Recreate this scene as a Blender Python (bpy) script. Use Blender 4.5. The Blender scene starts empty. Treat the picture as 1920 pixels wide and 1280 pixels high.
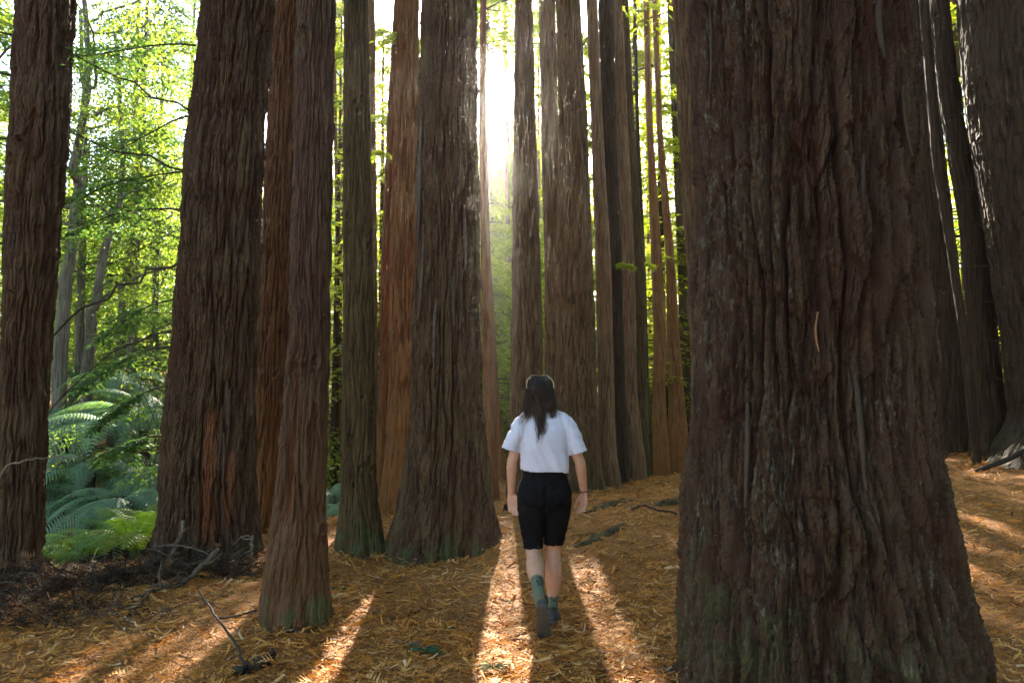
import bpy, math
import numpy as np
from mathutils import Vector, Matrix

# ------------------------------------------------------------------ camera, sky, sun, exposure
scene = bpy.context.scene
C = scene.collection
PITCH = math.radians(4.6)
CAM_Z = 1.6
F_PX = 1280.0            # 24 mm lens on a 36 mm wide sensor, measured on a 1920 px wide frame
cam_data = bpy.data.cameras.new('camera')
cam = bpy.data.objects.new('camera', cam_data)
C.objects.link(cam)
cam.location = (0, 0, CAM_Z)
cam.rotation_euler = (math.pi / 2 + PITCH, 0, 0)
cam_data.lens = 24.0
cam_data.sensor_width = 36.0
cam_data.clip_end = 2000
cam_data.dof.use_dof = True
cam_data.dof.focus_distance = 5.2
cam_data.dof.aperture_fstop = 4.0
scene.camera = cam

SUN_EL = math.radians(27.3)
SUN_AZ = math.radians(-1.1)       # measured from +Y, positive towards +X
world = bpy.data.worlds.new('World')
scene.world = world
world.use_nodes = True
wn = world.node_tree
sky = wn.nodes.new('ShaderNodeTexSky')
sky.sky_type = 'NISHITA'
sky.sun_disc = False
sky.sun_elevation = SUN_EL
sky.sun_rotation = SUN_AZ
sky.air_density = 1.0
sky.dust_density = .8
sky.ozone_density = 1.0
wn.links.new(sky.outputs['Color'], wn.nodes['Background'].inputs['Color'])
wn.nodes['Background'].inputs['Strength'].default_value = 0.11

sun_data = bpy.data.lights.new('sun', 'SUN')
sun_data.energy = 5.0
sun_data.angle = math.radians(0.55)
sun_data.color = (1.0, 0.90, 0.74)
sun = bpy.data.objects.new('sun', sun_data)
C.objects.link(sun)
sun_dir = Vector((math.sin(SUN_AZ) * math.cos(SUN_EL), math.cos(SUN_AZ) * math.cos(SUN_EL), math.sin(SUN_EL)))
sun.rotation_euler = sun_dir.to_track_quat('Z', 'Y').to_euler()
sun.location = sun_dir * 60

scene.view_settings.view_transform = 'Standard'
scene.view_settings.look = 'None'
scene.view_settings.gamma = 1.0
scene.view_settings.exposure = 3.0
scene.render.engine = 'CYCLES'
scene.cycles.use_denoising = True
scene.cycles.max_bounces = 7
scene.cycles.diffuse_bounces = 3
scene.cycles.glossy_bounces = 2
scene.cycles.transmission_bounces = 4
scene.cycles.volume_bounces = 0
scene.cycles.sample_clamp_indirect = 8.0
scene.cycles.use_adaptive_sampling = True
scene.cycles.adaptive_threshold = 0.015
scene.cycles.adaptive_min_samples = 24

# ------------------------------------------------------------------ helpers
RNG = np.random.default_rng(7)


def ray(px, py):
    u = (px - 960.0) / F_PX
    v = (640.0 - py) / F_PX
    return u, math.cos(PITCH) - v * math.sin(PITCH), math.sin(PITCH) + v * math.cos(PITCH)


def at(px, py, d):
    """World point at distance d (along +Y) seen at a photo pixel: used to take measurements off the photograph."""
    x, y, z = ray(px, py)
    t = d / y
    return np.array((x * t, d, CAM_Z + z * t))


def _hash(ix, iy, s):
    n = (ix.astype(np.int64) * 374761393 + iy.astype(np.int64) * 668265263 + int(s) * 1442695041) & 0xFFFFFFFF
    n = ((n ^ (n >> 13)) * 1274126177) & 0xFFFFFFFF
    n = n ^ (n >> 16)
    n = (n * 2246822519) & 0xFFFFFFFF
    n = n ^ (n >> 15)
    return n / 4294967296.0


def perlin(x, y, seed=0):
    x = np.asarray(x, float); y = np.asarray(y, float)
    x, y = np.broadcast_arrays(x, y)
    ix = np.floor(x); iy = np.floor(y)
    fx = x - ix; fy = y - iy
    u = fx * fx * fx * (fx * (fx * 6 - 15) + 10)
    v = fy * fy * fy * (fy * (fy * 6 - 15) + 10)

    def g(dx, dy):
        a = _hash(ix + dx, iy + dy, seed) * 2 * np.pi
        return np.cos(a) * (fx - dx) + np.sin(a) * (fy - dy)
    n0 = g(0, 0) * (1 - u) + g(1, 0) * u
    n1 = g(0, 1) * (1 - u) + g(1, 1) * u
    return (n0 * (1 - v) + n1 * v) * 1.5


def cells(x, y, seed=0):
    """Jittered cells: returns distance difference F2-F1, cell random value and the local y offset."""
    ix = np.floor(x); iy = np.floor(y)
    f1 = np.full(x.shape, 9.0); f2 = np.full(x.shape, 9.0)
    rnd = np.zeros(x.shape); ly = np.zeros(x.shape)
    for dx in (-1, 0, 1):
        for dy in (-1, 0, 1):
            jx = ix + dx + .5 + .85 * (_hash(ix + dx, iy + dy, seed) - .5)
            jy = iy + dy + .5 + .9 * (_hash(ix + dx, iy + dy, seed + 17) - .5)
            dd = np.hypot(x - jx, (y - jy))
            near = dd < f1
            f2 = np.where(near, f1, np.minimum(f2, dd))
            rnd = np.where(near, _hash(ix + dx, iy + dy, seed + 31), rnd)
            ly = np.where(near, y - jy, ly)
            f1 = np.where(near, dd, f1)
    return f2 - f1, rnd, ly


def sstep(a, b, x):
    t = np.clip((np.asarray(x, float) - a) / (b - a), 0, 1)
    return t * t * (3 - 2 * t)


def build_mesh(name, verts, quads=None, tris=None, attrs=None, smooth=True):
    verts = np.asarray(verts, np.float32).reshape(-1, 3)
    quads = np.zeros((0, 4), np.int32) if quads is None else np.asarray(quads, np.int32).reshape(-1, 4)
    tris = np.zeros((0, 3), np.int32) if tris is None else np.asarray(tris, np.int32).reshape(-1, 3)
    me = bpy.data.meshes.new(name)
    me.vertices.add(len(verts))
    me.vertices.foreach_set('co', verts.ravel())
    nl = quads.size + tris.size
    me.loops.add(nl)
    me.loops.foreach_set('vertex_index', np.concatenate((quads.ravel(), tris.ravel())))
    np_ = len(quads) + len(tris)
    me.polygons.add(np_)
    starts = np.concatenate((np.arange(len(quads)) * 4, quads.size + np.arange(len(tris)) * 3)).astype(np.int32)
    me.polygons.foreach_set('loop_start', starts)
    me.polygons.foreach_set('use_smooth', np.full(np_, bool(smooth)))
    if attrs:
        for k, a in attrs.items():
            at_ = me.attributes.new(k, 'FLOAT', 'POINT')
            at_.data.foreach_set('value', np.asarray(a, np.float32).ravel())
    me.update(calc_edges=True)
    return me


def link(name, me, mat=None, parent=None, loc=(0, 0, 0)):
    o = bpy.data.objects.new(name, me)
    C.objects.link(o)
    o.location = loc
    if mat is not None and me is not None and not me.materials:
        me.materials.append(mat)
    if parent is not None:
        o.parent = parent
    return o


def thing(name, label, cat, loc=(0, 0, 0), rotz=0.0, group=None):
    o = bpy.data.objects.new(name, None)
    o.empty_display_size = .1
    C.objects.link(o)
    o.location = loc
    o.rotation_euler = (0, 0, rotz)
    o['label'] = label
    o['category'] = cat
    if group:
        o['group'] = group
    return o


def tag(o, label, cat, group=None):
    o['label'] = label
    o['category'] = cat
    if group:
        o['group'] = group
    return o


class MB:
    """Collects verts, quads, tris and one float attribute."""
    def __init__(self):
        self.v = []; self.q = []; self.t = []; self.a = []; self.n = 0

    def add(self, v, q=None, t=None, a=0.5):
        v = np.asarray(v, float).reshape(-1, 3)
        if q is not None and len(q):
            self.q.append(np.asarray(q, int).reshape(-1, 4) + self.n)
        if t is not None and len(t):
            self.t.append(np.asarray(t, int).reshape(-1, 3) + self.n)
        self.a.append(np.broadcast_to(np.asarray(a, float), (len(v),)))
        self.v.append(v)
        self.n += len(v)
        return self

    def tube(self, pts, rad, sides=6, a=0.5, rough=0.0, rng=None, ry=None, cap=True):
        pts = np.asarray(pts, float)
        n = len(pts)
        rad = np.broadcast_to(np.asarray(rad, float), (n,))
        ry = rad if ry is None else np.broadcast_to(np.asarray(ry, float), (n,))
        tan = np.gradient(pts, axis=0)
        tan /= np.linalg.norm(tan, axis=1)[:, None] + 1e-9
        ref = np.array((1.0, 0, 0)) if abs(tan[:, 0]).mean() < .8 else np.array((0, 1.0, 0))
        e2 = np.cross(tan, ref); e2 /= np.linalg.norm(e2, axis=1)[:, None] + 1e-9
        e1 = np.cross(e2, tan)
        th = np.linspace(0, 2 * np.pi, sides, endpoint=False)
        k = np.ones((n, sides))
        if rough and rng is not None:
            k = 1 + rough * rng.standard_normal((n, sides))
        v = pts[:, None, :] + (k * rad[:, None])[..., None] * np.cos(th)[None, :, None] * e1[:, None, :] \
            + (k * ry[:, None])[..., None] * np.sin(th)[None, :, None] * e2[:, None, :]
        i = np.arange(n - 1)[:, None] * sides
        j = np.arange(sides)[None, :]
        j2 = (j + 1) % sides
        q = np.stack((i + j, i + j2, i + sides + j2, i + sides + j), -1).reshape(-1, 4)
        v = v.reshape(-1, 3)
        t = None
        if cap:
            v = np.vstack((v, pts[0], pts[-1]))
            c0, c1 = n * sides, n * sides + 1
            jj = np.arange(sides); jk = (jj + 1) % sides
            t = np.vstack((np.stack((np.full(sides, c0), jk, jj), 1),
                           np.stack((np.full(sides, c1), (n - 1) * sides + jj, (n - 1) * sides + jk), 1)))
        return self.add(v, q, t, a)

    def mesh(self, name, smooth=True, attr='tone'):
        v = np.vstack(self.v)
        q = np.vstack(self.q) if self.q else None
        t = np.vstack(self.t) if self.t else None
        return build_mesh(name, v, q, t, {attr: np.concatenate(self.a)}, smooth)


def spline(pts, n):
    """Catmull-Rom through pts (rows), n samples."""
    p = np.asarray(pts, float)
    p = np.vstack((2 * p[0] - p[1], p, 2 * p[-1] - p[-2]))
    m = len(p) - 3
    t = np.linspace(0, m, n)
    i = np.clip(np.floor(t).astype(int), 0, m - 1)
    f = (t - i)[:, None]
    a, b, c, d = p[i], p[i + 1], p[i + 2], p[i + 3]
    return .5 * ((2 * b) + (c - a) * f + (2 * a - 5 * b + 4 * c - d) * f ** 2 + (3 * b - a - 3 * c + d) * f ** 3)


# ------------------------------------------------------------------ materials
def new_mat(name):
    m = bpy.data.materials.new(name)
    m.use_nodes = True
    nt = m.node_tree
    nt.nodes.clear()
    out = nt.nodes.new('ShaderNodeOutputMaterial')
    return m, nt, out


def N(nt, kind, **kw):
    n = nt.nodes.new(kind)
    for k, v in kw.items():
        if k in n.inputs:
            n.inputs[k].default_value = v
        else:
            setattr(n, k, v)
    return n


def mixc(nt, fac, a, b, mode='MIX'):
    n = nt.nodes.new('ShaderNodeMix')
    n.data_type = 'RGBA'
    n.blend_type = mode
    for i, v in ((0, fac), (6, a), (7, b)):
        if hasattr(v, 'is_linked') or isinstance(v, bpy.types.NodeSocket):
            nt.links.new(v, n.inputs[i])
        else:
            n.inputs[i].default_value = v if i == 0 else (*v, 1.0) if len(v) == 3 else v
    return n.outputs[2]


def maprange(nt, val, a, b, c=0.0, d=1.0):
    n = nt.nodes.new('ShaderNodeMapRange')
    n.interpolation_type = 'SMOOTHSTEP'
    nt.links.new(val, n.inputs[0])
    n.inputs[1].default_value = a; n.inputs[2].default_value = b
    n.inputs[3].default_value = c; n.inputs[4].default_value = d
    return n.outputs[0]


def mathn(nt, op, a, b=None):
    n = nt.nodes.new('ShaderNodeMath')
    n.operation = op
    for i, v in enumerate((a, b)):
        if v is None:
            continue
        if isinstance(v, bpy.types.NodeSocket):
            nt.links.new(v, n.inputs[i])
        else:
            n.inputs[i].default_value = v
    return n.outputs[0]


def noise_tex(nt, vec, scale, detail=4.0, rough=.55, sc=(1, 1, 1)):
    mp = nt.nodes.new('ShaderNodeMapping')
    mp.inputs['Scale'].default_value = sc
    nt.links.new(vec, mp.inputs['Vector'])
    n = nt.nodes.new('ShaderNodeTexNoise')
    n.inputs['Scale'].default_value = scale
    n.inputs['Detail'].default_value = detail
    n.inputs['Roughness'].default_value = rough
    nt.links.new(mp.outputs[0], n.inputs['Vector'])
    return n.outputs['Fac']


def bark_mat(name, crest, inner, mid, moss=0.0, moss_h=.35, lichen=0.0, dist=.006, grey=(.20, .19, .19), bounce_low=0.0, k=(.62, .515, .365)):
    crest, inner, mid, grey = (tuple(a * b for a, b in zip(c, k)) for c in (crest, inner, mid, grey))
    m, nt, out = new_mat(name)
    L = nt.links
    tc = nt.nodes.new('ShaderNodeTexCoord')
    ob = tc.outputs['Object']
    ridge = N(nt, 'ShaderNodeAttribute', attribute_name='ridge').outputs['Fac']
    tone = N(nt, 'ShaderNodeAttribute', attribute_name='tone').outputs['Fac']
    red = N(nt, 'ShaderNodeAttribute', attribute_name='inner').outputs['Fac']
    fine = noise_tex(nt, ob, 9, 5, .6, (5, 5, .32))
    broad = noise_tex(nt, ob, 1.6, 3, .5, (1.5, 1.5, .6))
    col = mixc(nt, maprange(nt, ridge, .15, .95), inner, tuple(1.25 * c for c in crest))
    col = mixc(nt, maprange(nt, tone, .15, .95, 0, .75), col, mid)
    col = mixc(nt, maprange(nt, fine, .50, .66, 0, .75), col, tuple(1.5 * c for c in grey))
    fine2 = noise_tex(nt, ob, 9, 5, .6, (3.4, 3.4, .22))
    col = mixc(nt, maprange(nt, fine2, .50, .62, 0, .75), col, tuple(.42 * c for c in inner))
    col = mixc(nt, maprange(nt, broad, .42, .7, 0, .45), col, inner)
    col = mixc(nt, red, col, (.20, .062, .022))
    sep = N(nt, 'ShaderNodeSeparateXYZ')
    L.new(ob, sep.inputs[0])
    if bounce_low:
        low = maprange(nt, sep.outputs[2], .1, 2.2, bounce_low, 0)
        col = mixc(nt, low, col, (.26, .105, .026))  # orange light bounced off the sunlit ground, painted into the lower bark
    if moss:
        mn = noise_tex(nt, ob, 7, 5, .6, (1, 1, .55))
        hgt = maprange(nt, sep.outputs[2], .05, moss_h, 1, 0)
        mk = mathn(nt, 'ADD', mn, mathn(nt, 'MULTIPLY', hgt, .17))
        fac = maprange(nt, mk, .62, .76, 0, moss)
        col = mixc(nt, fac, col, (.055, .075, .022))
        mn2 = noise_tex(nt, ob, 16, 4, .6, (1, 1, .5))
        fac2 = mathn(nt, 'MULTIPLY', maprange(nt, mn2, .55, .66), mathn(nt, 'MULTIPLY', hgt, moss * .35))
        col = mixc(nt, fac2, col, (.15, .20, .12))
    if lichen:
        ln = noise_tex(nt, ob, 2.1, 2, .5, (1.6, 1.6, .5))
        l2 = noise_tex(nt, ob, 22, 5, .7, (1.6, 1.6, .5))
        k = mathn(nt, 'MULTIPLY', maprange(nt, ln, .50, .66), maprange(nt, l2, .52, .68, 0, lichen * .8))
        col = mixc(nt, k, col, (.19, .19, .125))
        l3 = noise_tex(nt, ob, 34, 4, .65, (1.3, 1.3, .6))
        col = mixc(nt, maprange(nt, l3, .68, .71, 0, .7 * lichen), col, (.17, .18, .125))
    bs = N(nt, 'ShaderNodeBsdfPrincipled', Roughness=.82)
    bs.inputs['Specular IOR Level'].default_value = .28
    L.new(col, bs.inputs['Base Color'])
    b1 = noise_tex(nt, ob, 26, 6, .7, (6, 6, .8))
    bp = N(nt, 'ShaderNodeBump', Strength=.8, Distance=dist * .6)
    L.new(b1, bp.inputs['Height'])
    b0 = noise_tex(nt, ob, 9, 5, .65, (5, 5, .55))
    bp0 = N(nt, 'ShaderNodeBump', Strength=1.0, Distance=dist * 1.3)
    L.new(b0, bp0.inputs['Height'])
    L.new(bp0.outputs[0], bp.inputs['Normal'])
    L.new(bp.outputs[0], bs.inputs['Normal'])
    L.new(bs.outputs[0], out.inputs['Surface'])
    return m


def leaf_mat(name, c0, c1, trans=.5, tcol=(1.25, 1.25, .55), rough=.5, spec=.3):
    m, nt, out = new_mat(name)
    L = nt.links
    tone = N(nt, 'ShaderNodeAttribute', attribute_name='tone').outputs['Fac']
    col = mixc(nt, tone, c0, c1)
    bs = N(nt, 'ShaderNodeBsdfPrincipled', Roughness=rough)
    bs.inputs['Specular IOR Level'].default_value = spec
    L.new(col, bs.inputs['Base Color'])
    tr = N(nt, 'ShaderNodeBsdfTranslucent')
    tc = mixc(nt, 1.0, col, tcol, 'MULTIPLY')
    L.new(tc, tr.inputs['Color'])
    mx = N(nt, 'ShaderNodeMixShader')
    mx.inputs[0].default_value = trans
    L.new(bs.outputs[0], mx.inputs[1]); L.new(tr.outputs[0], mx.inputs[2])
    L.new(mx.outputs[0], out.inputs['Surface'])
    return m


def ramp_mat(name, stops, rough=.8, trans=0.0, noise=0.0, spec=.2, bump=0.0, bscale=120):
    """Colour picked from a ramp by the 'tone' attribute."""
    m, nt, out = new_mat(name)
    L = nt.links
    tone = N(nt, 'ShaderNodeAttribute', attribute_name='tone').outputs['Fac']
    r = nt.nodes.new('ShaderNodeValToRGB')
    e = r.color_ramp.elements
    while len(e) < len(stops):
        e.new(.5)
    for k, (p, c) in enumerate(stops):
        e[k].position = p
        e[k].color = (*c, 1)
    L.new(tone, r.inputs[0])
    col = r.outputs[0]
    tc = nt.nodes.new('ShaderNodeTexCoord')
    if noise:
        nz = noise_tex(nt, tc.outputs['Object'], 14, 4)
        col = mixc(nt, maprange(nt, nz, .3, .7, 0, noise), col, tuple(.45 * x for x in stops[0][1]))
    bs = N(nt, 'ShaderNodeBsdfPrincipled', Roughness=rough)
    bs.inputs['Specular IOR Level'].default_value = spec
    L.new(col, bs.inputs['Base Color'])
    if bump:
        bn = noise_tex(nt, tc.outputs['Object'], bscale, 3, .6)
        bp = N(nt, 'ShaderNodeBump', Strength=.8, Distance=bump)
        L.new(bn, bp.inputs['Height']); L.new(bp.outputs[0], bs.inputs['Normal'])
    sh = bs.outputs[0]
    if trans:
        tr = N(nt, 'ShaderNodeBsdfTranslucent')
        L.new(col, tr.inputs['Color'])
        mx = N(nt, 'ShaderNodeMixShader')
        mx.inputs[0].default_value = trans
        L.new(bs.outputs[0], mx.inputs[1]); L.new(tr.outputs[0], mx.inputs[2])
        sh = mx.outputs[0]
    L.new(sh, out.inputs['Surface'])
    return m


def plain_mat(name, col, rough=.7, spec=.3, var=0.0, vscale=60, bump=0.0, sc=(1, 1, 1), sss=0.0):
    m, nt, out = new_mat(name)
    L = nt.links
    tc = nt.nodes.new('ShaderNodeTexCoord')
    bs = N(nt, 'ShaderNodeBsdfPrincipled', Roughness=rough)
    bs.inputs['Specular IOR Level'].default_value = spec
    nz = noise_tex(nt, tc.outputs['Object'], vscale, 4, .6, sc)
    c = mixc(nt, maprange(nt, nz, .3, .7), tuple(x * (1 - var) for x in col), tuple(min(1, x * (1 + var)) for x in col))
    L.new(c, bs.inputs['Base Color'])
    if sss:
        bs.inputs['Subsurface Weight'].default_value = sss
        bs.inputs['Subsurface Radius'].default_value = (.012, .004, .002)
        bs.inputs['Subsurface Scale'].default_value = 1.0
    if bump:
        bp = N(nt, 'ShaderNodeBump', Strength=.7, Distance=bump)
        L.new(nz, bp.inputs['Height']); L.new(bp.outputs[0], bs.inputs['Normal'])
    L.new(bs.outputs[0], out.inputs['Surface'])
    return m


M = {}
M['giant'] = bark_mat('bark_giant', (.082, .055, .037), (.075, .028, .012), (.118, .082, .062), moss=.35, moss_h=1.4, lichen=.9,
                      dist=.012, grey=(.095, .066, .048), k=(.62, .485, .33))
M['big'] = bark_mat('bark_big', (.098, .064, .038), (.080, .032, .014), (.135, .088, .056), moss=.20, moss_h=.5, dist=.010, grey=(.11, .08, .056))
M['mossy'] = bark_mat('bark_mossy_foot', (.118, .080, .046), (.090, .042, .018), (.155, .105, .064), moss=.55, moss_h=.6, dist=.010, grey=(.13, .10, .07))
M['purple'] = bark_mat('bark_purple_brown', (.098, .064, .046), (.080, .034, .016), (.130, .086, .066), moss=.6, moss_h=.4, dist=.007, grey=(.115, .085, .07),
                       bounce_low=.15)
M['olive'] = bark_mat('bark_olive', (.105, .080, .034), (.075, .046, .018), (.128, .098, .046), moss=.65, moss_h=.6, dist=.007, grey=(.11, .09, .05))
M['warm'] = bark_mat('bark_warm', (.165, .096, .048), (.125, .054, .020), (.205, .125, .068), moss=.2, dist=.007, bounce_low=.5, grey=(.16, .115, .075), k=(1.0, .76, .50))
M['red'] = bark_mat('bark_red', (.125, .062, .028), (.095, .036, .014), (.150, .080, .042), moss=0, dist=.006, bounce_low=.5, grey=(.13, .085, .055), k=(.84, .68, .49))
M['grey'] = bark_mat('bark_grey_brown', (.122, .085, .050), (.090, .048, .023), (.155, .110, .070), moss=.2, moss_h=.6, dist=.006, grey=(.135, .10, .068), k=(.84, .68, .49))
M['pale'] = bark_mat('bark_pale', (.190, .130, .086), (.140, .078, .044), (.215, .155, .108), moss=.2, dist=.005, grey=(.19, .145, .108), k=(.84, .68, .49))
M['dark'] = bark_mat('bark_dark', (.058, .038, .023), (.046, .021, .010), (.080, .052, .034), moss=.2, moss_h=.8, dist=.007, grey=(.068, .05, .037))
M['broad'] = bark_mat('bark_broadleaf', (.14, .125, .10), (.08, .065, .048), (.18, .165, .14), moss=.5, moss_h=6, dist=.004, lichen=.4, grey=(.15, .14, .125), k=(.9, .9, .85))
M['gum'] = bark_mat('bark_pale_gum', (.62, .60, .56), (.5, .46, .40), (.66, .65, .62), dist=.002, grey=(.7, .69, .68), k=(1, 1, 1))
M['twig'] = ramp_mat('dead_twig', [(0, (.032, .021, .014)), (.5, (.10, .070, .048)), (1, (.25, .19, .145))], noise=.4)
M['needle'] = leaf_mat('conifer_leaf', (.11, .18, .025), (.30, .36, .045), .74, (1.75, 1.5, .45))
M['needle_cool'] = leaf_mat('conifer_leaf_cool', (.035, .095, .042), (.12, .20, .065), .6, (1.6, 1.5, .6))
M['leaf'] = leaf_mat('broad_leaf', (.065, .15, .050), (.24, .32, .07), .72, (1.6, 1.45, .5))
M['tree_fern'] = leaf_mat('tree_fern_leaf', (.060, .145, .082), (.20, .30, .175), .42, (1.1, 1.3, .5), .45, .32)
M['fern'] = leaf_mat('fern_leaf', (.10, .22, .045), (.23, .33, .05), .6, (1.35, 1.3, .4))
M['sprig'] = leaf_mat('green_sprig', (.012, .06, .028), (.03, .11, .045), .25, (1.2, 1.3, .5))
M['grass'] = leaf_mat('grass_tuft', (.025, .05, .016), (.07, .095, .032), .3, (1.2, 1.2, .5), .85, .04)
M['litter'] = ramp_mat('dead_needle_litter',
                       [(0, (.055, .022, .008)), (.16, (.19, .070, .016)), (.42, (.48, .185, .030)), (.62, (.58, .255, .050)),
                        (.82, (.60, .36, .14)), (1, (.74, .52, .31))], rough=.72, trans=.22, spec=.2)
M['dead_fern'] = ramp_mat('dead_fern', [(0, (.022, .011, .005)), (.5, (.075, .034, .013)), (1, (.20, .105, .045))], rough=.85, trans=.1)
M['moss'] = plain_mat('moss_wood', (.075, .055, .026), .95, .1, .65, 14, .012)

# ------------------------------------------------------------------ terrain
_ctrl = [at(*p) for p in (
    (35, 1080, 6.3), (385, 1050, 7.0), (515, 992, 8.6), (555, 1160, 4.95), (675, 1032, 7.2), (750, 957, 9.4), (715, 937, 10.2),
    (760, 1050, 7.05), (905, 985, 7.6), (922, 942, 10.3), (940, 907, 12.5), (990, 940, 10.0), (1090, 920, 11.7), (1145, 915, 12.2),
    (1190, 905, 13.2), (1240, 894, 14.8), (1275, 890, 15.0), (1785, 857, 10.0), (1860, 858, 9.5), (1990, 850, 9.0),
    (1240, 945, 8.2), (1150, 985, 7.4), (1900, 1200, 4.15), (620, 987, 8.6), (960, 1280, 3.8), (1880, 1000, 6.0))]
_ctrl += [np.array(p, float) for p in (
    (.25, 4.9, .0), (-3.2, 3.8, .03), (-1.0, 4.2, .0), (1.7, 3.6, .03), (0, 0, 0), (-5, 0, .05), (5, 0, .15), (0, -6, 0), (-8, -4, .1), (8, -4, .3),
    (-7.5, 4, .05), (-6.2, 8.3, -.55), (-4.2, 9.6, -1.0), (-8.5, 8, -.6), (-6, 12, -1.6), (-11, 12, -.9), (-3, 13, -1.5), (-9, 18, .1),
    (-16, 18, 1.4), (-16, 8, .3), (-.5, 17, -1.1), (-3, 22, -.8), (5, 20, -.6), (10, 20, .4), (13, 12, 1.5), (14, 3, .9), (-8, 28, 1.0), (6, 28, .2), (16, 26, 1.5))]
_ctrl = np.array(_ctrl)
_P = _ctrl[:, :2]
_K = len(_P)


def _U(r2):
    return np.where(r2 > 1e-9, .5 * r2 * np.log(r2 + 1e-12), 0)


_A = np.zeros((_K + 3, _K + 3))
_A[:_K, :_K] = _U(((_P[:, None] - _P[None]) ** 2).sum(-1)) + .02 * np.eye(_K)
_A[:_K, _K] = 1; _A[:_K, _K + 1:] = _P
_A[_K, :_K] = 1; _A[_K + 1:, :_K] = _P.T
_W = np.linalg.solve(_A, np.concatenate((_ctrl[:, 2], (0, 0, 0))))


def ground(x, y, fine=True):
    x = np.atleast_1d(np.asarray(x, float)); y = np.atleast_1d(np.asarray(y, float))
    sh = x.shape
    x = x.ravel(); y = y.ravel()
    xc = np.clip(x, -18, 18); yc = np.clip(y, -8, 30)
    z = np.empty(len(x))
    for i in range(0, len(x), 20000):
        s = slice(i, i + 20000)
        r2 = (xc[s, None] - _P[None, :, 0]) ** 2 + (yc[s, None] - _P[None, :, 1]) ** 2
        z[s] = _U(r2) @ _W[:_K] + _W[_K] + xc[s] * _W[_K + 1] + yc[s] * _W[_K + 2]
    far = .3 + .10 * np.clip(y - 24, 0, 200) + .06 * np.clip(np.abs(x) - 12, 0, 100) * sstep(-5, 20, y)
    far = far + .6 * perlin(x / 17, y / 17, 5)
    w = np.maximum(sstep(13, 18, np.abs(x)), np.maximum(sstep(22, 30, y), sstep(4, 8, -y)))
    z = z * (1 - w) + far * w
    if fine:
        near = 1 - .6 * sstep(10, 25, np.hypot(x, y))
        z = z + near * (.028 * perlin(x / .55, y / .55, 11) + .012 * perlin(x / .17, y / .17, 12))
    return z.reshape(sh)


def gz(x, y):
    return float(ground(x, y)[0])


def axis_points(lo, hi, c, step, grow):
    a = [c]
    s = step
    while a[-1] < hi:
        a.append(a[-1] + s)
        if a[-1] - c > 6:
            s *= grow
    b = [c]
    s = step
    while b[-1] > lo:
        b.append(b[-1] - s)
        if c - b[-1] > 6:
            s *= grow
    return np.array(b[:0:-1] + a)


gx = axis_points(-320, 320, 0, .10, 1.06)
gy = axis_points(-60, 420, 6.5, .10, 1.06)
GX, GY = np.meshgrid(gx, gy)
GZ = ground(GX, GY)
nx, ny = len(gx), len(gy)
_i = np.arange(ny - 1)[:, None] * nx + np.arange(nx - 1)[None, :]
gme = build_mesh('ground', np.stack((GX, GY, GZ), -1), np.stack((_i, _i + 1, _i + nx + 1, _i + nx), -1))
m, nt, out = new_mat('forest_floor')
tcn = nt.nodes.new('ShaderNodeTexCoord')
n1 = noise_tex(nt, tcn.outputs['Object'], 38, 6, .7)
n2 = noise_tex(nt, tcn.outputs['Object'], 1.3, 4, .6)
n3 = noise_tex(nt, tcn.outputs['Object'], 110, 3, .7, (1, 1, 1))
c_ = mixc(nt, maprange(nt, n1, .3, .7), (.10, .040, .012), (.38, .150, .030))
c_ = mixc(nt, maprange(nt, n3, .5, .75, 0, .6), c_, (.50, .31, .15))
c_ = mixc(nt, maprange(nt, n2, .5, .75, 0, .5), c_, (.10, .055, .028))
bs = N(nt, 'ShaderNodeBsdfPrincipled', Roughness=.85)
bs.inputs['Specular IOR Level'].default_value = .15
nt.links.new(c_, bs.inputs['Base Color'])
bp = N(nt, 'ShaderNodeBump', Strength=1.0, Distance=.02)
nt.links.new(n1, bp.inputs['Height']); nt.links.new(bp.outputs[0], bs.inputs['Normal'])
nt.links.new(bs.outputs[0], out.inputs['Surface'])
M['floor'] = m
go = link('ground', gme, m)
go['kind'] = 'structure'

# ------------------------------------------------------------------ bark relief


def bark_fibre(u, v, seed, s):
    """Interlacing flat ridges with narrow furrows."""
    wu = u + .028 * s * perlin(u / (.28 * s), v / (.9 * s), seed + 1) + .009 * s * perlin(u / (.08 * s), v / (.16 * s), seed + 2)
    a = np.abs(perlin(wu / (.062 * s), v / (.75 * s), seed + 3))
    f1 = np.clip(a / .38, 0, 1) ** .85
    b = np.abs(perlin(wu / (.028 * s), v / (.34 * s), seed + 4))
    f2 = np.clip(b / .34, 0, 1) ** .9
    c = perlin(wu / (.13 * s), v / (.5 * s), seed + 5)
    e, rnd, ly = cells(wu / (.060 * s), v / (.34 * s), seed + 6)
    g = perlin(wu / (.011 * s), v / (.12 * s), seed + 7)
    h = .95 * (f1 - .75) + .45 * (f2 - .75) + .30 * c + .40 * (rnd - .5) - .30 * ly * (e > .04) + .12 * g
    return h, np.clip(f1 * (.6 + .4 * f2), 0, 1), rnd


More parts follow.
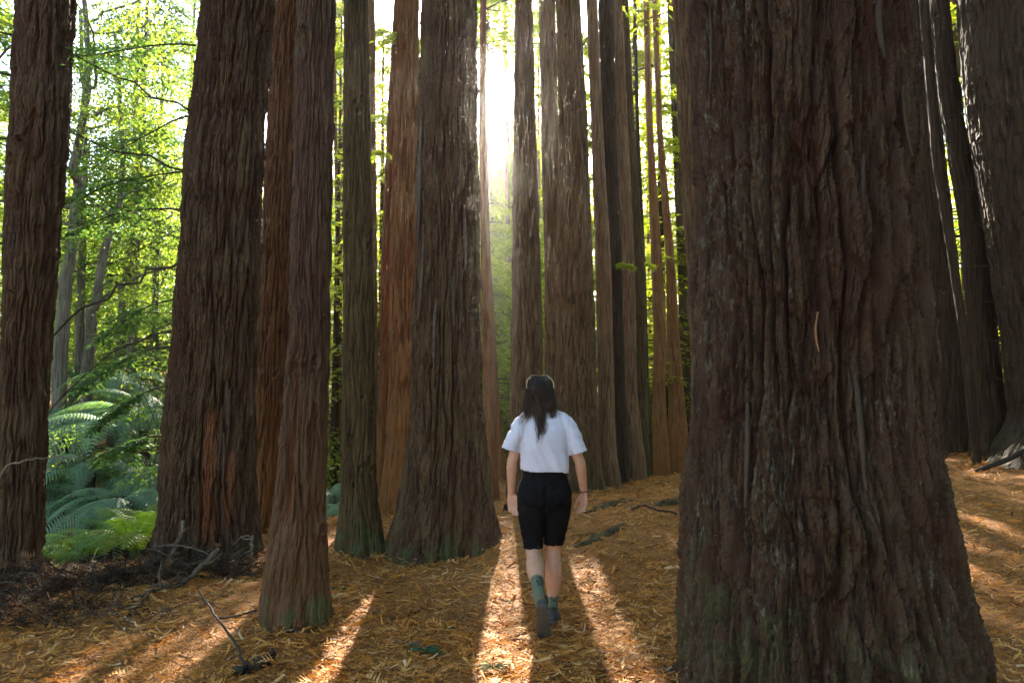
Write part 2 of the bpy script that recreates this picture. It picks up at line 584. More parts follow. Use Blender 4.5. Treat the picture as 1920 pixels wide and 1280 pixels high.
def bark_plate(u, v, seed, s):
    wu = u + .035 * s * perlin(u / (.35 * s), v / (.9 * s), seed + 1) + .010 * s * perlin(u / (.10 * s), v / (.20 * s), seed + 2)
    wv = v + .06 * s * perlin(u / (.06 * s), v / (.3 * s), seed + 7)
    e1, r1, l1 = cells(wu / (.085 * s), wv / (.55 * s), seed + 3)
    e2, r2, l2 = cells(wu / (.036 * s) + 40, wv / (.26 * s), seed + 4)
    big = perlin(wu / (.22 * s), v / (.7 * s), seed + 5)
    f = perlin(wu / (.012 * s), v / (.16 * s), seed + 6)
    ck = np.clip(np.abs(perlin(wu / (.085 * s), v / (1.0 * s), seed + 8)) / .34, 0, 1) ** .9
    ck2 = np.clip(np.abs(perlin(wu / (.034 * s), v / (.30 * s), seed + 9)) / .22, 0, 1)
    h = 1.25 * (ck - .8) + .45 * (ck2 - .8) + .7 * (r1 - .5) - .40 * l1 + .20 * np.clip(e1 / .2, 0, 1) + .5 * (r2 - .5) - .30 * l2 + .5 * big + .14 * f - .1
    return h, np.clip(ck * (.5 + .5 * ck2), 0, 1), .65 * r2 + .35 * r1


_trunk_bases = []


def redwood(label, d, rows, mat, cols=90, nz=160, style='fibre', amp=.010, s=.8, H=24.0, crown=None, knots=0, lobes=.12,
            category='tree', name='redwood_tree', group=None, flare_h=.35, carve=None, seed=None, crown_z=9.0):
    """A trunk measured from silhouette rows (photo row, left edge, right edge) at distance d."""
    seed = seed or int(abs(d * 1000) + rows[0][1]) % 9973
    rng = np.random.default_rng(seed)
    zs, xs, rs = [], [], []
    for py, xl, xr in rows:
        a = at(xl, py, d); b = at(xr, py, d)
        al, ar = math.atan2(a[0], d), math.atan2(b[0], d)
        azc, half = (al + ar) / 2, (ar - al) / 2
        zs.append(a[2]); xs.append(d * math.tan(azc)); rs.append(d / math.cos(azc) * math.sin(half))
    zs, xs, rs = map(np.array, (zs, xs, rs))
    o = np.argsort(zs)
    zs, xs, rs = zs[o], xs[o], rs[o]
    ztop = zs[-1]
    slope = np.clip((xs[-1] - xs[-2]) / (zs[-1] - zs[-2]), -.03, .03)
    zs = np.concatenate((zs, (ztop + 4, H)))
    xs = np.concatenate((xs, (xs[-1] + slope * 4, xs[-1] + slope * 6)))
    rs = np.concatenate((rs, (rs[-1] * .88, rs[-1] * .18)))
    zb = min(gz(xs[0], d), zs[0])
    base = np.array((xs[0], d, zb))
    zlow = zb - .35
    # rows: dense where the picture sees them
    zz = np.concatenate((np.linspace(zlow, ztop + .5, nz), np.linspace(ztop + .9, H, 14)))
    xc = np.interp(zz, zs, xs); rr = np.interp(zz, zs, rs)
    k = np.ones(7) / 7
    sm = slice(3, nz - 3)
    xc[sm] = np.convolve(xc, k, 'same')[sm]; rr[sm] = np.convolve(rr, k, 'same')[sm]
    below = zz < zs[0]
    rr[below] *= 1 + .5 * (zs[0] - zz[below])
    nf = int(cols * .78)
    fr = math.radians(105)
    th = np.concatenate((np.linspace(-fr, fr, nf, endpoint=False), np.linspace(fr, 2 * math.pi - fr, cols - nf, endpoint=False)))
    face = math.atan2(-d, -xs[0])
    TH, ZZ = np.meshgrid(th, zz)
    RR = np.repeat(rr[:, None], cols, 1)
    rref = float(np.interp(1.5, zs, rs))
    thw = np.where(TH > math.pi, TH - 2 * math.pi, TH)
    u = thw * rref + seed * 1.37
    fn = bark_plate if style == 'plate' else bark_fibre
    h, ridge, tone = fn(u, ZZ - zb + seed * .31, seed, s)
    h = h + .07 * rng.standard_normal(h.shape)
    seam = 1 - sstep(2.5, 3.1, np.abs(thw))
    h = h * seam
    vis = 1 - sstep(ztop, ztop + 2, ZZ)
    inner = np.zeros_like(h)
    for _ in range(knots):
        kt = rng.uniform(-1.3, 1.3); kz = rng.uniform(zb + .6, ztop); ks = rng.uniform(.018, .04) * (1 if rref < .3 else 1.5)
        q = np.hypot((thw - kt) * rref, (ZZ - kz) * .8) / ks
        h += 1.6 * np.exp(-(q - 1.1) ** 2 * 4) * .6 - 1.5 * np.exp(-q ** 2 * 2.5)
    # low buttress lobes
    lob = perlin(np.cos(TH) * 1.4 + seed, np.sin(TH) * 1.4, seed + 9) + .5 * perlin(np.cos(TH) * 3 + seed, np.sin(TH) * 3, seed + 8)
    RR = RR * (1 + lobes * lob * np.exp(-np.clip(ZZ - zb, 0, 9) / flare_h) + .03 * perlin(np.cos(TH) * .9 + ZZ * .35, np.sin(TH) * .9 + 7, seed))
    disp = amp * h * vis
    if carve:
        dd, ii = carve(thw, ZZ, rref)
        disp = disp + dd
        inner = np.maximum(inner, ii)
    RR = RR + disp
    A = face + TH
    X = xc[:, None] + RR * np.cos(A) - base[0]
    Y = RR * np.sin(A)
    Z = ZZ - base[2] + (.35 * amp * h if style == 'plate' else 0)
    nr = len(zz)
    i = np.arange(nr - 1)[:, None] * cols
    j = np.arange(cols)[None, :]
    q = np.stack((i + j, i + (j + 1) % cols, i + cols + (j + 1) % cols, i + cols + j), -1)
    me = build_mesh('trunk', np.stack((X, Y, Z), -1), q, None,
                    {'ridge': ridge, 'tone': tone, 'inner': inner}, smooth=False)
    t = thing(name, label, category, base, 0, group)
    link('trunk', me, M[mat], t)
    _trunk_bases.append((xs[0], d, rs[0]))

    def surf(ang, z):
        """Local point on the bark at an angle from the side facing the camera, at world height z."""
        x_ = np.interp(z, zs, xs); r_ = np.interp(z, zs, rs)
        a_ = face + ang
        return np.array((x_ + r_ * math.cos(a_) - base[0], r_ * math.sin(a_), z - base[2])), np.array((math.cos(a_), math.sin(a_), 0))
    t_info = dict(obj=t, surf=surf, zs=zs, base=base, rref=rref, ztop=ztop, face=face)
    if crown is not None:
        c = link('crown', crown, None, t)
        c.location = (float(np.interp(crown_z, zs, xs)) - base[0], 0, 0)
        c.rotation_euler = (0, 0, rng.uniform(0, 6.28))
        sc = rng.uniform(.85, 1.1)
        c.scale = (sc, sc, 1)
    return t_info


def stub(tree, ang, z, length, rad, up=.2, curve=0.0, mat='twig', name='dead_branch', tone=.4, n=7, side=0.0):
    p, nrm = tree['surf'](ang, z)
    tan = np.array((-nrm[1], nrm[0], 0))
    t = np.linspace(0, 1, n)
    dirv = nrm + tan * side
    dirv /= np.linalg.norm(dirv)
    pts = p - nrm * .04 + dirv * (length * t)[:, None] + np.array((0, 0, 1.0)) * (length * (up * t + curve * t * t))[:, None]
    rg = np.random.default_rng(int(abs(z * 977 + ang * 131)) + 3)
    pts[1:-1] += rg.normal(0, .012 * length, (n - 2, 3))
    mb = MB().tube(pts, np.linspace(rad, rad * .35, n), 6, tone, .1, rg)
    return link(name, mb.mesh(name), M[mat], tree['obj'])

# ------------------------------------------------------------------ foliage
def leaf_quads(base, dirv, side, length, width, droop=.0):
    """One rhombic leaf per row."""
    b = base; L = length[:, None]; W = width[:, None]
    up = np.array((0, 0, 1.0))
    v0 = b
    v1 = b + dirv * L * .42 + side * W * .5
    v2 = b + dirv * L - up * (L * droop)
    v3 = b + dirv * L * .42 - side * W * .5
    return np.stack((v0, v1, v2, v3), 1).reshape(-1, 3)


def unit(a):
    return a / (np.linalg.norm(a, axis=-1, keepdims=True) + 1e-9)


def conifer_crown(name, seed, h0, h1, lmax, n_br, leaf=.12, n_tw=22, m_lf=6, mat='needle', droop=.28, wood=True, lmin=.5, skip=None):
    """Tiered drooping branches with flat sprays; wood and leaves in one crown mesh (two materials)."""
    rng = np.random.default_rng(seed)
    hb = h0 + (h1 - h0) * np.sort(rng.random(n_br)) ** 1.05
    az = rng.uniform(0, 2 * np.pi, n_br)
    f = (hb - h0) / (h1 - h0)
    Lb = (lmax * (1 - f) ** .8 + lmin) * rng.uniform(.55, 1.1, n_br)
    rise = rng.uniform(-.05, .30, n_br)
    dr = droop * rng.uniform(.7, 1.4, n_br)
    dirb = np.stack((np.cos(az), np.sin(az), np.zeros(n_br)), 1)
    sideb = np.stack((-np.sin(az), np.cos(az), np.zeros(n_br)), 1)
    t = np.linspace(.10, 1.0, n_tw)[None, :] + rng.normal(0, .015, (n_br, n_tw))
    zoff = Lb[:, None] * (rise[:, None] * t - (dr + rise * .6)[:, None] * t * t)
    wob = .05 * Lb[:, None] * np.sin(t * 5 + az[:, None] * 7)
    P = dirb[:, None] * (Lb[:, None] * t)[..., None] + sideb[:, None] * wob[..., None]
    P[..., 2] += hb[:, None] + zoff
    sgn = np.where((np.arange(n_tw) % 2) == 0, 1.0, -1.0)[None, :]
    td = dirb[:, None] * rng.uniform(.35, .9, (n_br, n_tw))[..., None] + sideb[:, None] * (sgn * rng.uniform(.6, 1.0, (n_br, n_tw)))[..., None]
    td[..., 2] += rng.uniform(-.55, .05, (n_br, n_tw))
    td = unit(td)
    tl = Lb[:, None] * .30 * (1.15 - .85 * t) * rng.uniform(.6, 1.2, (n_br, n_tw)) + .12
    s = np.linspace(.12, 1, m_lf)[None, None, :]
    Q = P[:, :, None] + td[:, :, None] * (tl[..., None] * s)[..., None]
    Q[..., 2] -= .22 * tl[..., None] * s * s
    up = np.array((0, 0, 1.0))
    tside = unit(np.cross(td, up))
    lsg = np.where((np.arange(m_lf) % 2) == 0, 1.0, -1.0)
    ld = td[:, :, None] * .75 + tside[:, :, None] * (lsg[None, None, :, None] * .75)
    ld = ld + rng.normal(0, .22, ld.shape)
    ld = unit(ld)
    lw = unit(np.cross(ld, up + rng.normal(0, .35, ld.shape)))
    n = Q.size // 3
    Q = Q.reshape(-1, 3); ld = ld.reshape(-1, 3); lw = lw.reshape(-1, 3)
    ll = leaf * rng.uniform(.7, 1.5, n); w = ll * rng.uniform(.28, .42, n)
    tone = np.repeat(np.clip(rng.normal(.45, .22, n_br), 0, 1)[:, None] + 0 * t, 1, 1)
    tone = np.clip(np.repeat(tone.reshape(-1), m_lf) + rng.normal(0, .15, n), 0, 1)
    if skip is not None:
        keep = ~skip(Q)
        Q, ld, lw, ll, w, tone = Q[keep], ld[keep], lw[keep], ll[keep], w[keep], tone[keep]
        n = len(Q)
    v = leaf_quads(Q, ld, lw, ll, w, .15)
    q = np.arange(4 * n).reshape(-1, 4)
    mb = MB().add(v, q, None, np.repeat(tone, 4))
    n_leaf = len(q)
    if wood:
        for b in range(n_br):
            k = np.linspace(0, 1.0, 6)
            zo = Lb[b] * (rise[b] * k - (dr[b] + rise[b] * .6) * k * k)
            pts = dirb[b] * (Lb[b] * k)[:, None] + sideb[b] * (.05 * Lb[b] * np.sin(k * 5 + az[b] * 7))[:, None]
            pts[:, 2] += hb[b] + zo
            mb.tube(pts, np.linspace(.012 + .006 * Lb[b], .004, 6), 4, .3, cap=False)
    me = mb.mesh(name, smooth=False)
    me.materials.append(M[mat]); me.materials.append(M['twig'])
    mi = np.ones(len(me.polygons), np.int32); mi[:n_leaf] = 0
    me.polygons.foreach_set('material_index', mi)
    return me


def curvy(p0, p1, n, wob, rng):
    t = np.linspace(0, 1, n)[:, None]
    p = np.asarray(p0) * (1 - t) + np.asarray(p1) * t
    L = np.linalg.norm(np.asarray(p1) - np.asarray(p0))
    k = rng.normal(0, wob * L, (4, 3))
    for i in range(4):
        p = p + k[i] * np.sin(np.pi * (i + 1) * t) / (i + 1)
    return p


def broadleaf_tree(label, base, top_pts, r0, seed, n_limb=9, n_leaf=7000, leaf=.075, spread=1.6, mat='leaf', bark='broad', group=None, limb_from=.35):
    rng = np.random.default_rng(seed)
    base = np.asarray(base, float)
    t = thing('broadleaf_tree', label, 'tree', base, 0, group)
    pts = spline(np.vstack((np.zeros(3), np.asarray(top_pts) - base)), 26)
    pts[1:-1, :2] += rng.normal(0, .02, (24, 2))
    H = pts[-1, 2]
    mb = MB().tube(pts, np.linspace(r0, r0 * .3, 26), 10, .5, .06, rng)
    me = mb.mesh('trunk')
    ra = me.attributes.new('ridge', 'FLOAT', 'POINT'); ra.data.foreach_set('value', rng.random(len(me.vertices)).astype(np.float32))
    link('trunk', me, M[bark], t)
    tips = []
    for k in range(n_limb):
        f = limb_from + (1 - limb_from) * (k + rng.random()) / n_limb
        p0 = pts[int(f * 25)]
        a = rng.uniform(0, 6.28); ln = spread * rng.uniform(.6, 1.2)
        p1 = p0 + np.array((math.cos(a) * ln, math.sin(a) * ln, rng.uniform(.1, .9) * ln))
        lp = curvy(p0, p1, 9, .06, rng)
        lb = MB().tube(lp, np.linspace(r0 * .42 * (1.1 - f * .6), .008, 9), 6, .4, .05, rng)
        for m_ in range(4):
            q0 = lp[rng.integers(3, 8)]
            q1 = q0 + rng.normal(0, .35, 3) * spread + np.array((0, 0, .15))
            sp = curvy(q0, q1, 6, .06, rng)
            lb.tube(sp, np.linspace(.014, .004, 6), 4, .4, cap=False)
            tips += list(sp[2:])
        tips += list(lp[4:])
        lm = lb.mesh('limb')
        ra = lm.attributes.new('ridge', 'FLOAT', 'POINT'); ra.data.foreach_set('value', np.full(len(lm.vertices), .4, np.float32))
        link('limb', lm, M[bark], t)
    tips = np.array(tips)
    idx = rng.integers(0, len(tips), n_leaf)
    P = tips[idx] + rng.normal(0, .16, (n_leaf, 3)) * spread * np.array((1, 1, .6))
    dv = unit(rng.normal(0, 1, (n_leaf, 3)) + np.array((0, 0, -.3)))
    sd = unit(np.cross(dv, rng.normal(0, 1, (n_leaf, 3))))
    ll = leaf * rng.uniform(.6, 1.5, n_leaf)
    v = leaf_quads(P, dv, sd, ll, ll * .5, .1)
    tone = np.clip(_hash(idx, idx * 0, seed) * .7 + rng.random(n_leaf) * .35, 0, 1)
    me = build_mesh('crown', v, np.arange(4 * n_leaf).reshape(-1, 4), None, {'tone': np.repeat(tone, 4)}, False)
    link('crown', me, M[mat], t)
    return t


def frond_mesh(name, seed, L, n_pin, wid, arch, tone=.5, sub=4, mat='tree_fern', r_stem=.008):
    """A fern frond along +X rising then arching down; pinnae are toothed tapered blades, slightly cupped."""
    rng = np.random.default_rng(seed)
    t = np.linspace(0, 1, 18)
    sp = np.stack((L * (t - .12 * t ** 3), .05 * L * np.sin(t * 2.5 + seed), L * (arch[0] * t - arch[1] * t * t)), 1)
    mb = MB().tube(sp, np.linspace(r_stem, .002, 18), 4, .15, cap=False)
    ns = len(np.vstack(mb.q))
    tt = np.linspace(.16, .99, n_pin)
    for sgn in (-1, 1):
        for k, a in enumerate(tt):
            i = a * 17
            i0 = min(int(i), 16); fr = i - i0
            p = sp[i0] * (1 - fr) + sp[i0 + 1] * fr
            tg = unit(sp[i0 + 1] - sp[i0])
            sd = unit(np.cross(tg, (0, 0, 1.0))) * sgn
            pl = wid * (math.sin(min(a * 1.25 + .12, 1) * math.pi * .5) if a < .6 else (1 - ((a - .6) / .4) ** 1.6)) * rng.uniform(.9, 1.1) + .02
            pw = L * .83 / n_pin * .95
            dv = unit(sd + tg * .28 + np.array((0, 0, -.12)))
            nrm = unit(np.cross(dv, tg) * sgn)
            m_ = sub * 2
            s = np.linspace(0, 1, m_ + 1)
            cen = p + dv * (pl * s)[:, None] - np.array((0, 0, 1.0)) * (.30 * pl * s * s)[:, None]
            w = pw * .5 * (1 - s ** 1.5) + .001
            w[1::2] *= .48
            fw = unit(tg - dv * np.dot(tg, dv))
            va = cen + fw * w[:, None] - nrm * (w * .25)[:, None]
            vb = cen - fw * w[:, None] - nrm * (w * .25)[:, None]
            v = np.vstack((va, cen, vb))
            n1 = m_ + 1
            j = np.arange(m_)
            q = np.vstack((np.stack((j, j + 1, n1 + j + 1, n1 + j), 1), np.stack((n1 + j, n1 + j + 1, 2 * n1 + j + 1, 2 * n1 + j), 1)))
            mb.add(v, q, None, np.clip(tone + rng.normal(0, .12), 0, 1))
    me = mb.mesh(name, smooth=False)
    me.materials.append(M[mat])
    return me


CR = [conifer_crown('crown_high', 100 + k, 9.5, 25, 3.0, 28, .17, 14, 5, 'needle') for k in range(2)]

# ------------------------------------------------------------------ the redwoods, near to far
TREES = {}
R = redwood


def carve_giant(th, z, r):
    hole = lambda a, zc, w, hh: np.exp(-((th - a) * r / w) ** 2 - ((z - zc) / hh) ** 2)
    d = -.035 * hole(.02, 1.13, .05, .018) - .03 * hole(.16, 1.13, .035, .016) - .05 * hole(.20, .90, .05, .10) + .03 * hole(.12, 1.02, .09, .05)
    d = d - .05 * hole(-.75, 2.9, .03, .12) + .04 * hole(-.45, 2.6, .08, .3)
    return d, np.zeros_like(th)


TREES['giant'] = R('giant redwood trunk with flaking dark bark and pale lichen, nearest the camera', 3.62,
                   [(1280, 1272, 1868), (1200, 1278, 1845), (1100, 1288, 1820), (1000, 1296, 1797), (860, 1300, 1768), (640, 1308, 1740),
                    (400, 1310, 1726), (200, 1302, 1720), (0, 1291, 1715)], 'giant', 440, 380, 'plate', .050, 1.2, 27, CR[0], 0, .05, flare_h=.5,
                   carve=carve_giant)


def carve_T2(th, z, r):
    patch = np.exp(-(((th + .02) * r) / .055) ** 4) * sstep(.15, .35, z) * (1 - sstep(1.42, 1.5, z))
    p2 = .8 * np.exp(-(((th - .42) * r) / .05) ** 4) * sstep(.3, .5, z) * (1 - sstep(1.0, 1.1, z))
    nz_ = sstep(-.25, .15, perlin(th * r / .018, z / .16, 71) + .25)
    return -.018 * patch * nz_, np.clip((patch + p2) * nz_, 0, 1) * .75


TREES['t2'] = R('broad shaggy redwood trunk with a rust red bare patch, behind the fallen branch', 7.0,
                [(1047, 285, 489), (960, 294, 482), (900, 300, 478), (640, 325, 481), (300, 347, 492), (0, 380, 513)],
                'big', 280, 300, 'fibre', .046, 1.35, 27, CR[1], 0, .10, carve=carve_T2)
TREES['t9'] = R('large central redwood trunk with flared mossy foot and hanging bark strips', 7.3,
                [(1045, 718, 945), (985, 737, 930), (900, 755, 918), (800, 767, 907), (740, 770, 900), (600, 776, 898), (400, 783, 897),
                 (240, 783, 893), (0, 792, 892)], 'mossy', 230, 300, 'fibre', .044, 1.3, 27, CR[0], 0, .14)
TREES['t1'] = R('furrowed redwood trunk at the left edge beside the fern gully', 6.3,
                [(1080, -20, 79), (900, -8, 84), (640, 0, 98), (300, 12, 125), (0, 28, 141)], 'big', 170, 260, 'fibre', .032, 1.15, 26, CR[1], 3, .10)


def carve_T4(th, z, r):
    c = -.62 + .10 * np.sin(z * 1.5)
    w = sstep(.62, .85, z) * (1 - sstep(1.9, 2.15, z))
    g = np.exp(-((th - c) / .16) ** 2) * w
    lip = np.exp(-((th - c + .42) / .22) ** 2) * w
    return -.045 * g + .020 * lip, .35 * g


TREES['t4'] = R('slender purple-brown redwood trunk with a long vertical cleft and pale green foot', 4.95,
                [(1158, 483, 626), (1100, 492, 618), (1050, 499, 613), (950, 512, 612), (800, 527, 614), (640, 542, 618), (300, 549, 623),
                 (0, 556, 630)], 'purple', 160, 300, 'fibre', .017, .68, 24, CR[0], 8, .10, flare_h=.2, carve=carve_T4)
TREES['t5'] = R('olive brown knotty redwood trunk with mossy foot, left of the large central trunk', 7.2,
                [(1031, 628, 722), (960, 636, 710), (900, 640, 706), (640, 642, 703), (300, 644, 695), (0, 645, 690)], 'olive', 120, 230, 'fibre',
                .019, .9, 24, CR[1], 14, .12)
TREES['t3'] = R('redwood trunk half hidden behind the cleft trunk, orange bounce light painted at its foot', 8.6,
                [(990, 466, 562), (640, 482, 558), (300, 497, 566), (0, 515, 576)], 'red', 90, 160, 'fibre', .024, 1.0, 25, CR[0], 6, .1)
TREES['t8'] = R('warm orange-brown redwood trunk tucked behind the large central trunk', 9.4,
                [(957, 708, 806), (900, 717, 798), (850, 722, 795), (740, 728, 793), (500, 731, 790), (240, 739, 786), (0, 746, 785)], 'warm', 96, 170,
                'fibre', .021, 1.0, 25, CR[1], 6, .1)
TREES['t7'] = R('thin dark red leaning redwood trunk between the olive and orange trunks', 10.2,
                [(937, 702, 727), (740, 710, 729), (500, 714, 734), (240, 725, 743), (0, 739, 754)], 'red', 48, 150, 'fibre', .013, .8, 22, None, 4, .1)
TREES['t6'] = R('thin grey redwood trunk just right of the olive knotty trunk', 12.0,
                [(915, 696, 714), (700, 694, 709), (400, 690, 706), (0, 687, 703)], 'grey', 40, 130, 'fibre', .013, .8, 22, CR[1], 6, .1)
TREES['t10'] = R('thin brown redwood trunk right of the large central trunk, beside the sun', 10.3,
                 [(944, 906, 938), (800, 907, 932), (700, 904, 928), (500, 902, 920), (240, 898, 912), (0, 900, 912)], 'warm', 48, 160, 'fibre', .005,
                 .4, 22, None, 6, .1)
TREES['t10b'] = R('slim trunk leaning out from behind the thin brown trunk beside the sun', 12.6,
                  [(908, 930, 951), (800, 925, 942), (740, 920, 936), (500, 909, 921), (240, 901, 910), (0, 901, 910)], 'warm', 40, 120, 'fibre', .004,
                  .4, 22, None, 3, .1)
TREES['t11'] = R('straight redwood trunk rising directly behind the walker, right of the sun', 10.0,
                 [(942, 948, 1034), (740, 957, 1020), (500, 960, 1013), (240, 963, 1004), (0, 966, 998)], 'grey', 96, 170, 'fibre', .021, 1.0, 25, None,
                 8, .1)
TREES['t12a'] = R('redwood trunk tucked behind the left side of the thick dark knotted trunk', 13.4,
                  [(905, 1012, 1066), (740, 1021, 1064), (500, 1021, 1060), (240, 1014, 1047), (0, 1011, 1041)], 'grey', 70, 140, 'fibre', .018, 1.0, 25,
                  CR[0], 6, .1)
TREES['t12'] = R('thick redwood trunk with dark knotted bark above the right shoulder of the walker', 11.7,
                 [(922, 1036, 1137), (850, 1043, 1126), (780, 1045, 1122), (500, 1044, 1112), (240, 1047, 1101), (0, 1043, 1087)], 'grey', 100, 170, 'fibre',
                 .024, 1.1, 26, CR[1], 12, .1)
TREES['t13'] = R('pale smooth redwood trunk spotted with knots, right of the thick dark knotted trunk', 12.2,
                 [(917, 1117, 1168), (850, 1121, 1156), (740, 1121, 1152), (500, 1116, 1146), (240, 1108, 1130), (0, 1099, 1120)], 'pale', 60, 140, 'fibre',
                 .006, .8, 24, CR[0], 24, .1)
TREES['t13b'] = R('dark ridged redwood trunk just right of the pale knot-spotted trunk', 13.0,
                  [(909, 1138, 1185), (740, 1143, 1172), (500, 1142, 1167), (240, 1129, 1156), (0, 1121, 1150)], 'dark', 56, 140, 'fibre', .016, .9, 24, None,
                  6, .1)
TREES['t14'] = R('light brown redwood trunk third in the row right of the thick dark knotted trunk', 13.5,
                 [(906, 1160, 1216), (740, 1166, 1195), (500, 1164, 1190), (240, 1155, 1177), (0, 1149, 1167)], 'pale', 56, 140, 'fibre', .013, .8, 24, CR[1],
                 10, .1)
TREES['t14b'] = R('greenish lichen-streaked redwood trunk at the right end of the close row', 14.6,
                  [(902, 1182, 1220), (740, 1188, 1214), (500, 1186, 1209), (240, 1175, 1190), (0, 1165, 1178)], 'olive', 50, 160, 'fibre', .013, .8, 24, None,
                  4, .1)
TREES['t15'] = R('pole-thin dark trunk against the bright leaves right of the close row', 15.6,
                 [(896, 1206, 1224), (740, 1206, 1218), (500, 1200, 1211), (240, 1192, 1199), (0, 1187, 1193)], 'dark', 32, 110, 'fibre', .003, .4, 20, None,
                 3, .1)
TREES['t16'] = R('slim far redwood trunk, first past the bright gap right of the close row', 16.2,
                 [(896, 1224, 1258), (740, 1223, 1248), (640, 1226, 1250), (500, 1221, 1243), (240, 1212, 1224), (0, 1206, 1217)], 'warm', 44, 140, 'fibre',
                 .004, .4, 24, CR[0], 4, .1)
TREES['t17'] = R('slim far redwood trunk, second past the bright gap right of the close row', 16.8,
                 [(894, 1253, 1298), (740, 1253, 1283), (640, 1250, 1275), (500, 1249, 1266), (240, 1231, 1242), (0, 1222, 1232)], 'warm', 44, 140, 'fibre',
                 .004, .4, 24, None, 4, .1)
TREES['t18'] = R('narrow far trunk peeping out left of the giant and its brown neighbour', 18.0,
                 [(890, 1280, 1312), (740, 1276, 1304), (500, 1270, 1292), (240, 1260, 1276), (0, 1250, 1265)], 'olive', 44, 140, 'fibre', .004, .4, 24, CR[1],
                 3, .1)
TREES['t19'] = R('brown fine-ridged redwood trunk mostly hidden behind the giant on its left side', 8.0,
                 [(1005, 1305, 1450), (740, 1298, 1412), (500, 1288, 1392), (240, 1272, 1368), (0, 1262, 1352)], 'grey', 96, 150, 'fibre', .024, 1.1, 26, CR[0],
                 6, .1)
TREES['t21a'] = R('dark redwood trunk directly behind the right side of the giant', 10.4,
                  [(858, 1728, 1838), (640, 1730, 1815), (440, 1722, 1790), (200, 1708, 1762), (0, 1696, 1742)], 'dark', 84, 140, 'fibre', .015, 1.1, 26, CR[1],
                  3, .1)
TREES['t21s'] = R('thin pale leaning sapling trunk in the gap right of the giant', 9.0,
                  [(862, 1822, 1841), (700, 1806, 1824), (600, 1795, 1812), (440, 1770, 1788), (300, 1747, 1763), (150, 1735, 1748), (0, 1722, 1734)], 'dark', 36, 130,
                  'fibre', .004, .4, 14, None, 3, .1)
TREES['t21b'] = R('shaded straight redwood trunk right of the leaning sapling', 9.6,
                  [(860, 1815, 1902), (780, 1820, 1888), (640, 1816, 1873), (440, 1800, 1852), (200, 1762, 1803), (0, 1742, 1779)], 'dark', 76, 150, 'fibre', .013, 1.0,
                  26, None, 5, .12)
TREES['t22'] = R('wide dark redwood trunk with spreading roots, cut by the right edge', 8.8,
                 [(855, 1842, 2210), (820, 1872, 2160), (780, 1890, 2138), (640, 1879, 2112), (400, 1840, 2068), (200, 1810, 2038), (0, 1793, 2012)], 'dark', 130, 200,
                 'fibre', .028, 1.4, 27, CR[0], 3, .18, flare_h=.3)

# ------------------------------------------------------------------ dead branches and strips that belong to the trunks
T = TREES
for ang, z, ln, rd, up, sd in ((-1.35, 2.62, .28, .010, .02, .2), (-1.2, 3.05, .35, .009, -.15, .3), (-1.45, 3.45, .45, .010, -.1, .2), (-1.4, 2.1, .25, .008, -.2, 0),
                               (-.75, 2.55, .10, .014, .1, 0), (-.3, 2.9, .05, .012, .2, 0), (-1.35, 3.9, .5, .009, .05, .2), (1.2, 3.7, .06, .01, .2, 0)):
    stub(T['t1'], ang, z, ln, rd, up, -.1, side=sd)
# long drooping boughs reaching from the rust-patched trunk into the gully
stub(T['t2'], -1.5, 2.98, 1.9, .016, -.35, -.50, side=-.3, n=14, tone=.3)
stub(T['t2'], -1.55, 2.25, 1.3, .014, -.05, -.80, side=-.2, n=12, tone=.3)
stub(T['t2'], -1.5, 3.9, 1.7, .012, .25, .05, side=-.3, n=10, tone=.2)
stub(T['t2'], -1.4, 4.5, 1.6, .012, .35, .0, side=-.1, n=10, tone=.2)
for z in (2.9, 3.2, 3.6, 2.5, 4.0):
    stub(T['t2'], 1.5, z, RNG.uniform(.1, .2), .007, .2, -.1, tone=.4)
for z in np.linspace(2.0, 5.6, 13):
    stub(T['t5'], -1.55, float(z), RNG.uniform(.15, .55), .006, RNG.uniform(-.4, .3), -.15, side=RNG.uniform(-.3, .3), tone=.25)
for z in np.linspace(2.2, 5.6, 7):
    stub(T['t5'], RNG.uniform(-1.0, 1.2), float(z), .05, .012, .2, 0, tone=.2, n=4)
for z in np.linspace(2.4, 5.0, 8):
    stub(T['t3'], -1.5, float(z), RNG.uniform(.10, .22), .007, RNG.uniform(-.2, .3), 0, tone=.5)
for z in np.linspace(1.8, 6.0, 9):
    stub(T['t22'], -1.45, float(z), RNG.uniform(.15, .35), .012, RNG.uniform(-.1, .3), 0, tone=.1)
for z in np.linspace(2.6, 6.2, 10):
    stub(T['t21b'], 1.4, float(z), RNG.uniform(.15, .35), .010, RNG.uniform(-.1, .3), 0, tone=.1)
stub(T['t21b'], -.5, 4.55, .35, .016, .05, 0, side=-1.2, tone=.6)


def strip(tree, ang, z0, z1, width, off, mat, name='bark_strip', tone=.5, swing=.0, tip=.03):
    n = 12
    t = np.linspace(0, 1, n)
    v = []
    for k in range(n):
        z = z0 + (z1 - z0) * t[k]
        p, nr = tree['surf'](ang + swing * math.sin(t[k] * 3.0), z)
        tn = np.array((-nr[1], nr[0], 0))
        w = width * (.35 + .65 * math.sin(math.pi * min(1, .15 + t[k] * .8)))
        c = p + nr * (off + tip * t[k] ** 2)
        v += [c - tn * w / 2, c + nr * .006, c + tn * w / 2, c - nr * .008]
    q = []
    for k in range(n - 1):
        a = 4 * k
        q += [(a + i, a + (i + 1) % 4, a + 4 + (i + 1) % 4, a + 4 + i) for i in range(4)]
    mb = MB().add(np.array(v), np.array(q), None, tone)
    return link(name, mb.mesh(name), M[mat], tree['obj'])


